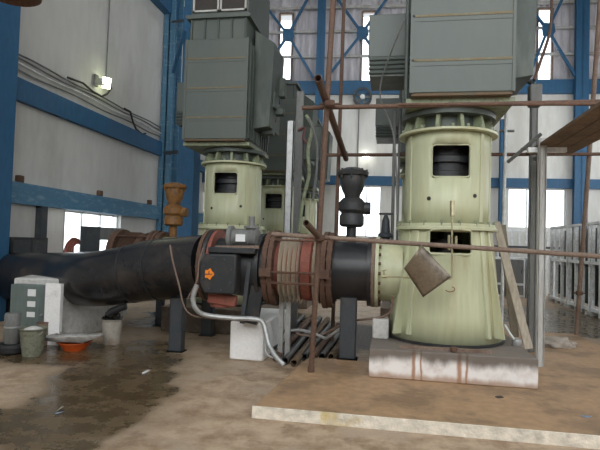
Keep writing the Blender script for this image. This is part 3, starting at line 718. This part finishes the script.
# support legs under the bellows
for i, px in enumerate((283, 290)):
    p = aY(px, 300, YL+.1); MB().box((p.x-.03-bx0, 0, -ZP), (p.x+.03-bx0, .06, -.34)).build('leg', 'galv', near_joint)

# thrust block at left under the pipe
a = G(47, 338); c_ = G(92, 331)
# slope the top toward the pipe: rebuild explicitly
bx_ = [G(11,339), G(59,341), G(104,331), G(118,321)]
bk = [p + Vector((-.35, 1.0, 0)) for p in bx_]
def zat(px, py, base):
    r = ray(px, py); return CAM.z + r.z*(base.y/r.y)
hts = [zat(14,278,bx_[0]), zat(64,279,bx_[1]), .66, .55]
vs = bx_ + bk + [Vector((p.x,p.y,h)) for p, h in zip(bx_, hts)] + [Vector((p.x,p.y,h)) for p, h in zip(bk, (hts[0], hts[1], .9, .8))]
fs = [(3,2,1,0),(4,5,6,7)] + [(i,i+1,i+9,i+8) for i in range(3)] + [(7,6,14,15),(6,5,13,14),(5,4,12,13),(0,8,12,4),(3,7,15,11)] + [(8,9,13,12),(9,10,14,13),(10,11,15,14)]
tag(MB().add(vs, fs).build('thrust_block', 'concw', bevel=.02), 'grimy white concrete block under the left end of the big pipe', 'block')
# green-grey control panel leaning in front of it
p = G(9, 342); q = G(45, 344); q = Vector((q.x, q.y, 0)); p = Vector((p.x, p.y, 0))
d = (q-p).normalized(); nrm = Vector((d.y, -d.x, 0)); rz = math.atan2(d.y, d.x); wd = (q-p).length
ht = zat(40, 285, q)
t = thing('control_panel', p+nrm*.02, 'grey green control panel with three white labels beside the near blue column', 'control panel', rz=rz)
MB().box((0,-.0,0),(wd,.12,ht)).build('cabinet', 'cabg', t, bevel=.01)
MB().box((wd*.46,-.012,.06),(wd*.83,0,ht-.05)).build('door', 'cabg', t, bevel=.006)
MB().cyl((wd*.9,-.03,ht*.5),(wd*.9,0,ht*.5),.015).build('latch', 'galv', t)
for k, (a_, h_) in enumerate(((.90,.075),(.70,.06),(.52,.055))):
    o = MB().box((wd*.50,-.016,ht*a_-h_),(wd*.72,-.012,ht*a_+h_*.3)).build('paper_label', 'paper', t)
o = MB().box((wd*1.0,-.03,0),(wd*1.42,.04,ht+.03)).build('white_board', 'white'); o.parent = None
o.location = p+nrm*.02; o.rotation_euler = (0,0,rz); tag(o, 'plain white board standing right of the green control panel', 'board')

# ------------------------------------------------------------------ buckets, basins, cans
def pail(px, py, r1, r2, h, m, label, name='bucket', z0=0):
    p = G(px, py, z0); t = thing(name, (p.x, p.y+r1, z0), label, name)
    MB().lathe([(0,r1*.1),(0,r1),(h,r2),(h,r2+.012),(h-.02,r2+.012)], n=32, cap=False).build('pail', m, t, solid=.006)
    hd = MB(); hd.tube([(r2*math.cos(a), -.02-r2*.55*math.sin(a), h-.02-.1*math.sin(a)) for a in [PI*i/12 for i in range(13)]], .005, 6); hd.build('handle', 'galv', t)
    return t, p
t, p = pail(107.5, 345, .105, .145, .35, 'bucket', 'pale dirty bucket heaped with black oily scrap under the pipe')
scr = MB()
for i in range(120):
    a_, r_ = random.random()*2*PI, random.random()**.5*.11; z_ = .31+.17*(1-r_/.13)*random.random()+.02
    q = Vector((r_*math.cos(a_), r_*math.sin(a_), z_)); d = Vector((random.uniform(-1,1), random.uniform(-1,1), random.uniform(-.4,.4))).normalized()*.04
    scr.bar(q-d, q+d, .03, .02)
scr.cyl((0,0,.05),(0,0,.34),.085,.12)
o = scr.build('oily_scrap', 'scrap'); o.location = (p.x, p.y+.105, 0.002); tag(o, 'heap of black oily rags and scrap in the pale bucket', 'scrap', kind='stuff')
t, p = pail(26, 357, .11, .155, .34, 'moss', 'mossy grey green bucket before the control panel')
lump = MB(); lump.lathe([(.05,.10),(.28,.135),(.33,.10),(.36,.02)], n=18)
o = lump.build('debris', 'concw'); o.location = (p.x, p.y+.11, .002); tag(o, 'grey rubble filling the mossy bucket', 'rubble', kind='stuff')
p = G(1, 355)
t = thing('metal_canister', (p.x+.02, p.y+.15, .12), 'tall grey metal canister at the left edge below the column', 'canister')
MB().lathe([(0,.085),(.02,.095),(.36,.095),(.38,.085)], n=28).build('body', 'grey', t); MB().lathe([(.2,.1),(.22,.1)], n=28).build('band', 'galv', t)
ty = MB(); ty.lathe([(0,.10),(-.0,.17),(.03,.2),(.09,.2),(.12,.17),(.12,.10)], n=36, cap=False)
o = ty.build('tyre', 'rubber'); o.location = (p.x+.02, p.y+.15, 0); tag(o, 'black tyre lying flat under the grey canister', 'tyre')
for i, (px, py, h_) in enumerate(((37.5, 346, .30), (48, 344, .30))):
    p = G(px, py); t = thing('paint_tin', (p.x, p.y+.1, 0), ['rusty tin beside control panel, left of the pair', 'rusty tin before white board, right of the pair'][i], 'tin', 'rusty tins')
    MB().lathe([(0,.075),(h_,.075)], n=24).build('body', 'rusttl', t)
    MB().lathe([(h_,.08),(h_+.012,.08)], n=24).build('lid', 'rust', t); MB().lathe([(h_*.5,.079),(h_*.54,.079)], n=24).build('band', 'grey', t)
# orange basin and grey tray over it
p = G(64, 353); bz = p
t = thing('basin', (p.x, p.y+.22, 0), 'bright orange plastic basin on the floor under a grey tray', 'basin')
MB().lathe([(0,.02),(0,.13),(.10,.20),(.11,.215),(.105,.22)], n=36, cap=False).build('bowl', 'basin', t, solid=.006)
t = thing('tray', (p.x-.02, p.y+.22, .12), 'grey sheet metal tray resting across the orange basin', 'tray', rz=.1)
MB().add([(-.34,-.26,.06),(.46,-.20,.11),(.30,.26,.06),(-.34,.24,.04), (-.24,-.16,0),(.2,-.14,.0),(.18,.16,0),(-.24,.16,0)], [(4,5,6,7),(0,1,5,4),(1,2,6,5),(2,3,7,6),(3,0,4,7)]).build('pan', 'concw', t, solid=.01)

# ------------------------------------------------------------------ conduits
def cr(pts, r=.02, n=10, sub=5):
    o, _ = crom([Vector(p) for p in pts], [r]*len(pts), sub); return MB().tube(o, r, n)
tag(cr([aD(197,285,6.2), aD(193,298,6.2), aD(196,309,6.2), aD(206,315,6.25), aD(232,318,6.3), aD(255,319,6.3), aD(263,323,6.3), aD(266,333,6.25), aD(269,345,6.2), aD(276,357,6.1), aD(284,365,6.05)], .03).build('conduit', 'galv'), 'thick silver flexible conduit curving over the white block to floor', 'conduit')
tag(cr([aD(262,318,6.5), aD(265,335,6.45), aD(266,352,6.4), aD(273,358,6.35)], .016).build('conduit', 'galv'), 'thin silver conduit beside the thick one on the white block', 'conduit')
tag(cr([aD(170,245,6.45), aD(173,262,6.4), aD(179,285,6.3), aD(184,306,6.3), aD(192,315,6.3), aD(210,318.5,6.3), aD(245,321,6.33)], .010).build('conduit', 'rusttl'), 'thin brown conduit hanging down the big black pipe', 'conduit')
tag(cr([aD(203,248,6.3), aD(199,262,6.28), aD(197,280,6.25), aD(188,298,6.25)], .009).build('conduit', 'rusttl'), 'thin brown conduit along the left flange of the valve', 'conduit')
tag(cr([aD(282,332,6.9), aD(298,330,6.9), aD(312,333,6.8), aD(325,338,6.7), aD(330,336,6.6), aD(341,328,6.5)], .02).build('conduit', 'galv'), 'grey conduit kinked low between the bellows and grey post', 'conduit')
tag(cr([aD(296,334,6.9), aD(318,336,6.8), aD(335,328,6.7), aD(352,321,6.5), aD(368,319,6.2), aD(385,316,6.1), aD(392,308,6.05), aD(392,296,6.0)], .014).build('conduit', 'rusttl'), 'thin pipe running low from the trench to the green casing', 'conduit')
# pipes lying in the trench
tr = [((268,352),(303,316)), ((276,358),(312,317)), ((285,361),(320,318)), ((294,363),(328,319)), ((304,357),(333,322)), ((313,356.5),(338,325)), ((322,356.5),(343,329)), ((331,357),(346,335))]
tl = ['leftmost dark pipe lying beside the white block', 'second floor pipe from the white block, running away beside slab', 'third floor pipe from the white block, running away beside slab', 'fourth floor pipe from the white block, ending at slab corner', 'fourth floor pipe from the grey post, behind the slab', 'third floor pipe from the grey post, behind the slab', 'second floor pipe from the grey post, behind the slab', 'floor pipe nearest to the grey post, behind the slab']
for i, (a_, c_) in enumerate(tr):
    A_ = G(*a_, .05); B_ = G(*c_, .05)
    tag(MB().cyl(A_, B_, .046, n=14, hollow=.8).build('floor_pipe', ['dark','rust','dark','under','dark','rust','dark','under'][i]), tl[i], 'pipe', 'pipes lying on the floor behind the slab')

# ------------------------------------------------------------------ scaffolding
def tubeobj(p, q, r, m, label, group=None, name='scaffold_tube'):
    return tag(MB().cyl(p, q, r, n=16, hollow=.85).build(name, m), label, 'scaffold tube', group)
base_ = G(311, 372, SH)
pA_top = aD(334, -12, 5.45)
tubeobj(base_, pA_top, .03, 'rustt', 'long leaning rusty scaffold pole standing on the slab corner')
fcap = MB().cyl(base_+Vector((0,0,-.0)), base_+Vector((0,0,.06)), .038, n=12).build('pole_socket', 'rust'); tag(fcap, 'short rusty socket at the foot of the leaning pole', 'socket')
tubeobj(aD(344.5,-10,8.1), Vector((aD(335,240,7.6).x, aD(335,240,7.6).y, 0)), .028, 'rustt', 'thinner upright rusty pole behind the leaning pole')
tubeobj(aD(302,108,5.60), aD(640,101,5.0), .024, 'rustt', 'high rusty horizontal tube crossing below the right motor')
tubeobj(aD(398,104.5,5.2), aD(640,104,4.85), .016, 'rust', 'thin dark bar running just under the high horizontal tube')
tubeobj(aD(326,155,7.7), aD(640,154,7.7), .026, 'rustt', 'rusty horizontal tube passing behind the nearest pump casing')
tubeobj(aD(272,234,5.8), aD(640,259,5.1), .025, 'rusttl', 'low rusty horizontal tube crossing before the nearest pump casing')
tubeobj(aD(318,78,5.0), aD(346,159,7.5), .038, 'rustt', 'thick short tube slanting between two rusty poles')
tubeobj(aD(306,223,5.1), aD(321,239,5.62), .033, 'rustt', 'short open-ended tube poking out beside the leaning pole')
pb = G(576, 340); tubeobj(Vector((pb.x,pb.y,0)), aD(601,-10,8.0), .035, 'rusttl', 'tall rusty pole at the right side before grey racks')
def clamp(p, label):
    t = thing('scaffold_clamp', p, label, 'clamp')
    MB().cyl((0,0,-.035),(0,0,.035),.05,n=10).build('collar', 'rust', t); MB().cyl((-.11,0,0),(.11,0,0),.012,n=6).build('clamp_bolt', 'rust', t); MB().box((-.05,-.06,-.03),(.05,.02,.03)).build('jaw', 'rust', t, bevel=.01)
clamp(aD(330,104,5.45), 'rusty clamp joining leaning pole and high tube')
clamp(aD(344,154,7.5), 'rusty clamp joining rear pole and lower tube')
clamp(aD(320,238,5.55), 'rusty clamp at the low tube and leaning pole')
clamp(aD(579,293,8.7), 'rusty clamp low on the tall right pole')
# white and dark channel posts on the right
def channel(p, ztop, w, m, label, lean=0):
    t = thing('channel_post', p, label, 'post'); h = ztop-p.z
    MB().box((-w/2,0,0),(w/2,.012,h)).build('web', m, t)
    for sx in (-1, 1): MB().box((sx*w/2-.008,0,0),(sx*w/2+.008,.07,h)).build('flange', m, t)
    return t
p = G(540, 367, SH); channel(p, zat(540, 138, p), .075, 'pale', 'pale steel channel post at the right end of the plinth')
p = G(531, 352, SH); channel(p, zat(531, 88, p), .08, 'grey', 'darker steel channel post just left of the pale one')
# leaning boards
def board(p, q, w, th, m, label):
    return tag(MB().bar(p, q, w, th, (0,1,0)).build('plank', m, bevel=.004), label, 'plank', 'planks leaning by the nearest pump')
board(aD(529,349,6.1), aD(496,222,6.55), .095, .03, 'woodl', 'pale grey plank leaning at the right of the nearest pump')
board(aD(515,337,6.35), aD(502,225,6.8), .09, .03, 'woodd', 'brown darker plank leaning behind the pale plank')
tag(MB().cyl(Vector((aD(503,230,7.2).x, aD(503,230,7.2).y, SH)), aD(506,112,7.2), .022).build('upright_pipe', 'lgrey'), 'slim pale upright pipe right of the nearest pump casing', 'pipe')
# walkway
PX0, PX1 = 1.76, 2.32; pzw = 2.78
for i in range(3):
    w_ = (PX1-PX0)/3; x0 = PX0+i*w_
    tag(MB().box((x0+.004, 4.2, pzw), (x0+w_-.004, 7.4-.04*i, pzw+.035)).build('walkway_plank', 'wood', bevel=.004), ['left plank of the dark scaffold walkway at upper right', 'middle plank of the dark scaffold walkway at upper right', 'right plank of the dark scaffold walkway at upper right'][i], 'plank', 'walkway planks')
for i, (a_, c_, r_) in enumerate((((508,162,7.0),(541,134,6.6),.024), ((533,160,7.1),(640,95,6.6),.026), ((545,152,6.7),(620,122,6.4),.024), ((521,149,7.1),(556,150,7.1),.018), ((500,131,7.3),(514,131,7.3),.018))):
    tubeobj(aD(*a_), aD(*c_), r_, 'grey', ['grey tube slanting down left from the walkway end', 'long grey tube rising right under the walkway', 'shorter grey tube rising right below the walkway', 'thin grey crossbar near the walkway end', 'tiny stub tube right of the nearest pump top'][i])
tag(MB().box((PX0-.1, 6.85, pzw-.06), (PX0+.35, 6.92, pzw)).build('walkway_bearer', 'lgrey'), 'pale bearer under the end of the walkway planks', 'bearer')

# ------------------------------------------------------------------ fittings on the nearest pump
t = thing('sampling_tube', (0,0,0), 'thin bent tube on front of nearest pump reaching a small tap', 'tube')
pp = [aD(452,212,5.66), aD(452,240,5.64), aD(452,276,5.60), aD(450.5,279,5.6), aD(440,279,5.6), aD(384,276.5,5.8)]
MB().tube(pp, .010, 8).build('pipe', 'brass', t)
MB().cyl(aD(452.5,216,5.66), aD(452.5,201,5.68), .028, n=14).build('fitting', 'brass', t)
MB().cyl(aD(384,276.5,5.8)+Vector((-.03,0,0)), aD(384,276.5,5.8)+Vector((.03,0,0)), .02).build('tap', 'brass', t)
MB().cyl(aD(384,276,5.8), aD(384,271,5.8), .006).build('tap_stem', 'brass', t); MB().bar(aD(381.5,271,5.8), aD(386.5,270,5.8), .012, .012).build('tap_lever', 'brass', t)
for i, (a_, c_) in enumerate((((456,236),(456,248)), ((449,235),(449,250)))):
    MB().cyl(aD(*a_,5.62), aD(*c_,5.62), .014).build('valve_stub', 'brass', t)
# bent steel flap
A_, B_, C_, D_ = aD(421,245,5.33), aD(451,277,5.48), aD(423,297,5.45), aD(404,268,5.35)
mb = MB(); N = 12
vs = []
for i in range(N+1):
    for j in range(N+1):
        u, v = i/N, j/N; p = A_*(1-u)*(1-v) + B_*u*(1-v) + C_*u*v + D_*(1-u)*v
        vs.append(p + Vector((.02, -.10, .03))*math.sin(PI*v)*(1-.3*u))
mb.add(vs, [(i*(N+1)+j, i*(N+1)+j+1, (i+1)*(N+1)+j+1, (i+1)*(N+1)+j) for i in range(N) for j in range(N)])
MT['steelplate'] = mat('worn_steel_plate', (.24,.20,.15), .4, .4, dirt=(.08,.06,.045), damt=.8, dscale=5)
tag(mb.build('metal_flap', 'steelplate', solid=.006), 'bent diamond-shaped dark steel sheet hanging before the nearest pump', 'sheet')
tag(MB().tube([aD(420,250,5.3), aD(419,244,5.29)], .004, 6).build('wire', 'rust'), 'short wire tying the steel sheet to the low tube', 'wire')
# red chalk mark
cm = MB(); c0 = aY(450, 289, 5.955)
# rust run marks / paint mark as raised strokes
pts = [c0+Vector((.05*math.cos(a_), -.004, .03*math.sin(a_))) for a_ in [rad(200+i*28) for i in range(9)]]
o = cm.tube(pts, .005, 5).build('paint_mark', 'redox'); tag(o, 'small curved red paint mark on the nearest pump casing', 'mark')
# foot clutter on plinth
tag(MB().tube([aD(505,325,6.1), aD(509,332,6.0), aD(514,339,5.9)], .012, 8).build('hose', 'lgrey'), 'short pale hose on the plinth right of the pump', 'hose')
tag(MB().lathe([(0,.05),(.03,.06),(.07,.05),(.09,.02)], n=14).build('fitting', 'galv', loc=aD(517,346,5.95)), 'small grey fitting lying on the plinth beside the planks', 'fitting')
tag(MB().box((-.55,-.03,0),(.42,.03,.03)).build('base_angle', 'rusttl', loc=(PUMP[0][0], PUMP[0][1]-.84, PZ-.01), rot=(0,0,.02)), 'flat rusty steel strip along the foot of the nearest pump', 'strip')
p = aD(380,330,6.1)
tag(MB().box((p.x-.09, p.y, PZ-.01), (p.x+.1, p.y+.25, PZ+.23)).build('stone_block', 'concw', bevel=.02), 'grimy speckled block on the left end of the streaked plinth', 'block')

# ------------------------------------------------------------------ clutter between motors
def cb(pts, r, m, label, group=None): return tag(cr(pts, r, 8).build('cable', m), label, 'cable', group)
t = thing('channel_post', (aD(288,200,8.4).x, aD(288,200,8.4).y, 0), 'tall pale grey upright right of the left pump casing', 'post')
hh2 = aD(287,120,8.4).z; MB().box((-.06,0,0),(.06,.02,hh2)).build('web', 'galv', t); MB().box((-.06,0,0),(-.045,.08,hh2)).build('flange', 'galv', t); MB().box((.045,0,0),(.06,.08,hh2)).build('flange', 'galv', t)
t = thing('channel_post', (aD(297,200,8.9).x, aD(297,200,8.9).y, 0), 'darker grey upright behind the pale one', 'post')
MB().box((-.06,0,0),(.06,.06,aD(295,90,8.9).z)).build('web', 'grey', t)
cb([aD(303,112,9), aD(300,125,9), aD(303,140,9), aD(302,160,9), aD(306,185,9), aD(298,210,9), aD(296,232,9)], .025, 'dark', 'dark cable hanging between left motors')
cb([aD(306,115,8.8), aD(312,128,8.8), aD(308,150,8.8), aD(309,175,8.8), aD(303,200,8.8), aD(299,232,8.8)], .03, 'greend', 'green grimy hose hanging right of the left motors')
cb([aD(298,130,8.9), aD(305,128,8.9), aD(303,138,8.9), aD(309,145,8.9)], .02, 'redc', 'thin reddish cable tangled right of the left motors')
cb([aD(309,118,8.7), aD(316,140,8.7), aD(317,165,8.7), aD(313,200,8.7)], .02, 'grey', 'grey cable hanging before the blue rear column')
t = thing('junction_box', aD(314,138,9.6), 'dark grey junction box hanging before the blue rear column', 'box')
MB().box((-.24,-.05,-.42),(.13,.12,.2)).build('housing', 'motord', t, bevel=.02); MB().bar((-.24,.05,-.1),(-.5,.05,-.1),.04,.04).build('bracket', 'grey', t); MB().box((-.12,-.06,-.24),(.09,-.05,.16)).build('cover', 'motord', t, bevel=.01)
for i, (px, py, D, w_, h_) in enumerate(((268,100,9.2,.14,.3), (275,112,9.4,.16,.12), (279,88,9.6,.12,.35), (268,130,9.3,.1,.18))):
    t = thing('terminal_box', aD(px, py, D), ['upper dark terminal box on the right side of left motor', 'small dark terminal box sticking out right of left motor', 'tall narrow terminal box farther back on left motor', 'lowest dark terminal box on right side of left motor'][i], 'box', 'terminal boxes on the left motor')
    MB().box((-w_,-.05,-h_/2),(w_,.12,h_/2)).build('housing', 'motord', t, bevel=.015); MB().cyl((0,.04,-h_/2-.12),(0,.04,-h_/2),.02).build('cable_gland', 'dark', t)
cb([aD(404,20,5.9), aD(380,88,6.4), aD(392,128,6.4), aD(396,160,6.4), aD(397,215,6.4)], .010, 'grey', 'thin grey cable dangling left of the right motor')
for i, (px, r_) in enumerate(((393, .022), (398, .016))):
    p = aD(px, 200, 6.9); tag(MB().cyl((p.x,p.y,ZP+.3), (p.x,p.y,3.3), r_, n=10).build('upright_pipe', 'grey'), ['left thin upright pipe beside nearest pump casing', 'right thin upright pipe beside nearest pump casing'][i], 'pipe', 'thin upright pipes')
t = thing('junction_box', aD(534,97,6.6), 'grimy grey junction box under right side of the large motor', 'box')
MB().box((-.06,-.05,-.12),(.09,.1,.16)).build('housing', 'grey', t, bevel=.02); MB().cyl((0,0,.16),(-.12,.05,.26),.03).build('cable_gland', 'dark', t)
cb([aD(534,80,6.6), aD(541,60,6.7), aD(550,30,7), aD(552,-10,7.2)], .02, 'rustt', 'brown cable rising behind right side of the large motor')

# ------------------------------------------------------------------ back wall fan and lamps
u, z = wp(362.5, 98)
T2 = lambda p: BW(Vector((u+p.x, -.06+p.y, z+p.z)))
t = thing('exhaust_fan', (0,0,0), 'round exhaust fan set high in the back wall', 'fan')
def lyY(prof, nn_=32):
    m = MB(T2); vs = [(r*math.cos(2*PI*i/nn_), y, r*math.sin(2*PI*i/nn_)) for y, r in prof for i in range(nn_)]
    m.add(vs, [(j*nn_+i, j*nn_+(i+1)%nn_, (j+1)*nn_+(i+1)%nn_, (j+1)*nn_+i) for j in range(len(prof)-1) for i in range(nn_)]); return m
lyY([(.05,.34),(-.15,.34),(-.15,.27),(.05,.27)]).build('fan_ring', 'darkg', t)
lyY([(-.02,.27),(-.02,.001)]).build('back_plate', 'bluel', t)
hb_ = lyY([(-.02,.09),(-.12,.09),(-.13,.05),(-.13,.001)]); hb_.build('hub', 'lgrey', t)
for k in range(5):
    q = 2*PI*k/5; c_, s_ = math.cos(q), math.sin(q)
    MB(T2).prism([(.08*c_-.03*s_,-.05,.08*s_+.03*c_),(.25*c_-.09*s_,-.04,.25*s_+.09*c_),(.26*c_+.05*s_,-.09,.26*s_-.05*c_),(.08*c_+.03*s_,-.09,.08*s_-.03*c_)], (0,-.008,0)).build('blade', 'grey', t)
u2, z2 = wp(366, 157)
t = thing('wall_lamp', BW(Vector((u2, 0, z2))), 'small glowing lamp on the back wall left of the pump', 'lamp')
MB().cyl((0,0,0),(0,-.15,0),.06).build('holder', 'grey', t); MB().lathe([(-.1,.02),(-.07,.1),(0,.13),(.07,.1),(.1,.02)], (0,-.22,0), n=16).build('bulb', 'lamp2', t)
u2, z2 = wp(354, 95); tag(MB(BW).box((wp(359,108)[0]-.02,-.04,wp(359,175)[1]),(wp(359,108)[0]+.02,0,wp(359,108)[1])).build('conduit', 'grey'), 'thin vertical conduit running below the exhaust fan', 'conduit')

# ------------------------------------------------------------------ racks on the right
def rack(x, y0, y1, label, z1=1.25, z2=2.2):
    t = thing('switchgear_rack', (x, y0, 0), label, 'rack', 'pale steel racks along the right side'); Ly = y1-y0
    nposts = 4
    for i in range(nposts):
        yy = Ly*i/(nposts-1)*.94+.03*Ly; MB().box((-.03, yy-.035, 0), (.04, yy+.035, z2)).build('upright', 'lgrey', t)
    MB().box((-.04,0,z1-.05),(.05,Ly,z1+.02)).build('middle_rail', 'lgrey', t); MB().box((-.04,0,z2-.06),(.05,Ly,z2)).build('top_rail', 'lgrey', t)
    MB().box((-.05,0,.1),(.05,Ly,.17)).build('bottom_rail', 'lgrey', t)
    MB().box((.35,0,.15),(.4,Ly,z2-.1)).build('back_panel', 'dark', t)
    for i in range(3):
        yy = Ly*(i+.5)/3; MB().box((.1,yy-.06,.25),(.3,yy+.06,z1-.15)).build('lower_module', 'cabg' if i%2 else 'motord', t)
        MB().box((.02,yy-.02,z1+.02),(.05,yy+.02,z2-.06)).build('slat', 'lgrey', t)
    for yy in (.1, Ly-.1): MB().box((-.08,yy-.06,0),(.4,yy+.06,.08)).build('foot', 'pale', t)
    return t
ys = [8.6, 10.2, 11.8, 13.4, 15.0, 16.6]
nm = ['nearest pale steel rack at the right edge', 'second nearest pale steel rack along the right', 'third pale steel rack along the right', 'fourth pale steel rack along the right, near the tall pole', 'fifth pale steel rack along the right, near the rear window']
for i in range(5): rack(4.7, ys[i]+.03, ys[i+1]-.03, nm[i])
# cross row along the back
for i in range(4):
    p0 = aD(518+i*13.5, 300, 17.0); x0 = 3.2+i*.0
for i in range(3):
    xx = 2.95+i*.62
    t = thing('switch_cabinet', (xx, 17.2, 0), ['leftmost pale cabinet in the row before the back wall', 'middle pale cabinet in the row before the back wall', 'rightmost pale cabinet in the row before the back wall'][i], 'cabinet', 'pale cabinets before the back wall')
    MB().box((0,0,.0),(.56,.4,1.25)).build('body', 'lgrey', t, bevel=.01)
    MB().box((.05,-.012,.45),(.51,0,1.18)).build('door', 'grey', t); MB().box((.05,-.012,.08),(.51,0,.38)).build('lower_door', 'grey', t)
    MB().box((.44,-.03,.75),(.46,-.012,.87)).build('handle', 'dark', t)
t = thing('guard_rail', (2.6, 18.2, 0), 'pale barred railing below the bright rear window', 'railing')
for i in range(22):
    MB().box((i*.22,0,0),(i*.22+.06,.05,2.15)).build('baluster', 'lgrey', t)
MB().box((0,-.02,2.1),(4.7,.07,2.18)).build('top_rail', 'lgrey', t); MB().box((0,-.02,1.55),(4.7,.07,1.62)).build('middle_rail', 'darkg', t)

# ------------------------------------------------------------------ things near the left window
def atl(px, py, X): return aX(px, py, X)
p0 = atl(83, 226, -6.3); p1 = atl(97, 255, -6.3); p2 = atl(122, 226, -6.3)
t = thing('pipe_rack', (-6.3, p0.y, 0), 'dark steel rack standing before the bright left window', 'rack')
h_ = p0.z
MB().box((-.05,0,0),(.05,p1.y-p0.y,h_)).build('upright', 'darkg', t)
MB().box((-.05,p1.y-p0.y,h_-.28),(.05,p2.y-p0.y,h_)).build('crossbar', 'grey', t)
MB().box((-.05,p2.y-p0.y-.25,0),(.05,p2.y-p0.y,h_-.28)).build('upright', 'darkg', t)
q0 = atl(11, 237, -6.75); q1 = atl(48, 237, -6.75)
t = thing('dark_cabinet', (-6.75, q0.y, 0), 'low black cabinet against the left wall above the pipe', 'cabinet')
MB().box((-.15,0,0),(0,q1.y-q0.y,q0.z)).build('body', 'dark', t); MB().box((-.0,.05,.1),(.012,(q1.y-q0.y)*.5,q0.z-.05)).build('door', 'darkg', t); MB().box((-.0,(q1.y-q0.y)*.55,.1),(.012,q1.y-q0.y-.05,q0.z-.05)).build('door', 'darkg', t)
tc_ = atl(74, 252, -6.5); mb = MB()
for k in range(4):
    R = .33-.03*k; mb.tube([(tc_.x+.03*k, tc_.y+R*math.cos(a_), tc_.z-.05+R*math.sin(a_)) for a_ in [2*PI*i/28 for i in range(29)]], .022, 8)
t = thing('hose_coil', (0,0,0), 'coil of reddish hose in front of the bright left window', 'hose')
mb.build('hose', 'redox', t); MB().box((tc_.x-.06, tc_.y-.03, 0), (tc_.x-.02, tc_.y+.03, tc_.z+.3)).build('stand', 'darkg', t)

# ------------------------------------------------------------------ floor litter
def lit(px, py, z, r, m, label, cat, name, sz=1, fl=.35):
    p = G(px, py, z); mb = MB(); N_ = 9
    for k in range(4):
        c = Vector((random.uniform(-r,r)*.6, random.uniform(-r,r)*.4, 0)); rr_ = r*random.uniform(.4,.7)
        mb.lathe([(0, rr_), (rr_*fl*.6, rr_*.85), (rr_*fl, rr_*.3)], c, n=7)
    o = mb.build(name, m, smooth=True); o.location = p; o.rotation_euler = (0,0,random.random()*3); return tag(o, label, cat)
p = G(60, 412); t = thing('plastic_scrap', p, 'small crumpled white and bluish wrapper on the wet floor', 'litter')
MB().add([(-.04,.02,.0),(.0,.05,.03),(.02,.0,.05),(-.02,-.02,.01)],[(0,1,2,3)]).build('white_piece', 'paper', t, solid=.002)
MB().add([(-.02,-.03,.0),(.05,.0,.012),(.02,-.06,.004),(-.01,-.06,.0)],[(0,1,2,3)]).build('grey_piece', 'bluecloth', t, solid=.002)
tag(MB().bar(G(143,374)+Vector((0,0,.008)), G(149,371)+Vector((0,0,.01)), .03, .012).build('stick', 'paper', bevel=.003), 'small white chip on the wet floor near the dark post', 'litter')
lit(499, 397, SH, .045, 'grille', 'small dark lump lying on slab before the plinth', 'litter', 'debris_lump')
lit(587, 417, SH, .04, 'bluecloth', 'small blue-grey rag on the slab at far right', 'rag', 'rag')
# crumpled sack
p = G(556, 346, SH); mb = MB(); bm = bmesh.new(); bmesh.ops.create_icosphere(bm, subdivisions=4, radius=1)
from mathutils import noise as mn
for v in bm.verts:
    c = v.co.copy(); k = 1 + .35*mn.noise(c*2.2) + .18*mn.noise(c*5)
    v.co = Vector((c.x*.26*k, c.y*.2*k, max(c.z*.11*k, -.02)+.02))
me = bpy.data.meshes.new('sack'); bm.to_mesh(me); bm.free(); me.materials.append(MT['cloth']); me.polygons.foreach_set('use_smooth', [True]*len(me.polygons))
o = bpy.data.objects.new('sack', me); C.objects.link(o); o.location = p; tag(o, 'crumpled pale cloth sack on the floor right of the pale post', 'sack')

# ------------------------------------------------------------------ light
w_ = bpy.data.worlds.new('World'); bpy.context.scene.world = w_; w_.use_nodes = True
w_.node_tree.nodes['Background'].inputs[0].default_value = (.93,.97,1,1); w_.node_tree.nodes['Background'].inputs[1].default_value = 3.4
def area(name, loc, rot, sx, sy, e, col=(1,1,1)):
    L_ = bpy.data.lights.new(name, 'AREA'); L_.shape = 'RECTANGLE'; L_.size = sx; L_.size_y = sy; L_.energy = e; L_.color = col
    o = bpy.data.objects.new(name, L_); C.objects.link(o); o.location = loc; o.rotation_euler = rot; return o
# added fill lamp, boosts light from the unseen opening behind the viewer
area('bay_fill', (.75, -2.7, 6.9), (rad(72), 0, 0), 12, 6, 330, (1,.97,.92))
sc = bpy.context.scene
sc.view_settings.view_transform = 'Standard'; sc.view_settings.look = 'None'; sc.view_settings.gamma = 1; sc.view_settings.exposure = -0.08; sc.view_settings.use_curve_mapping = False
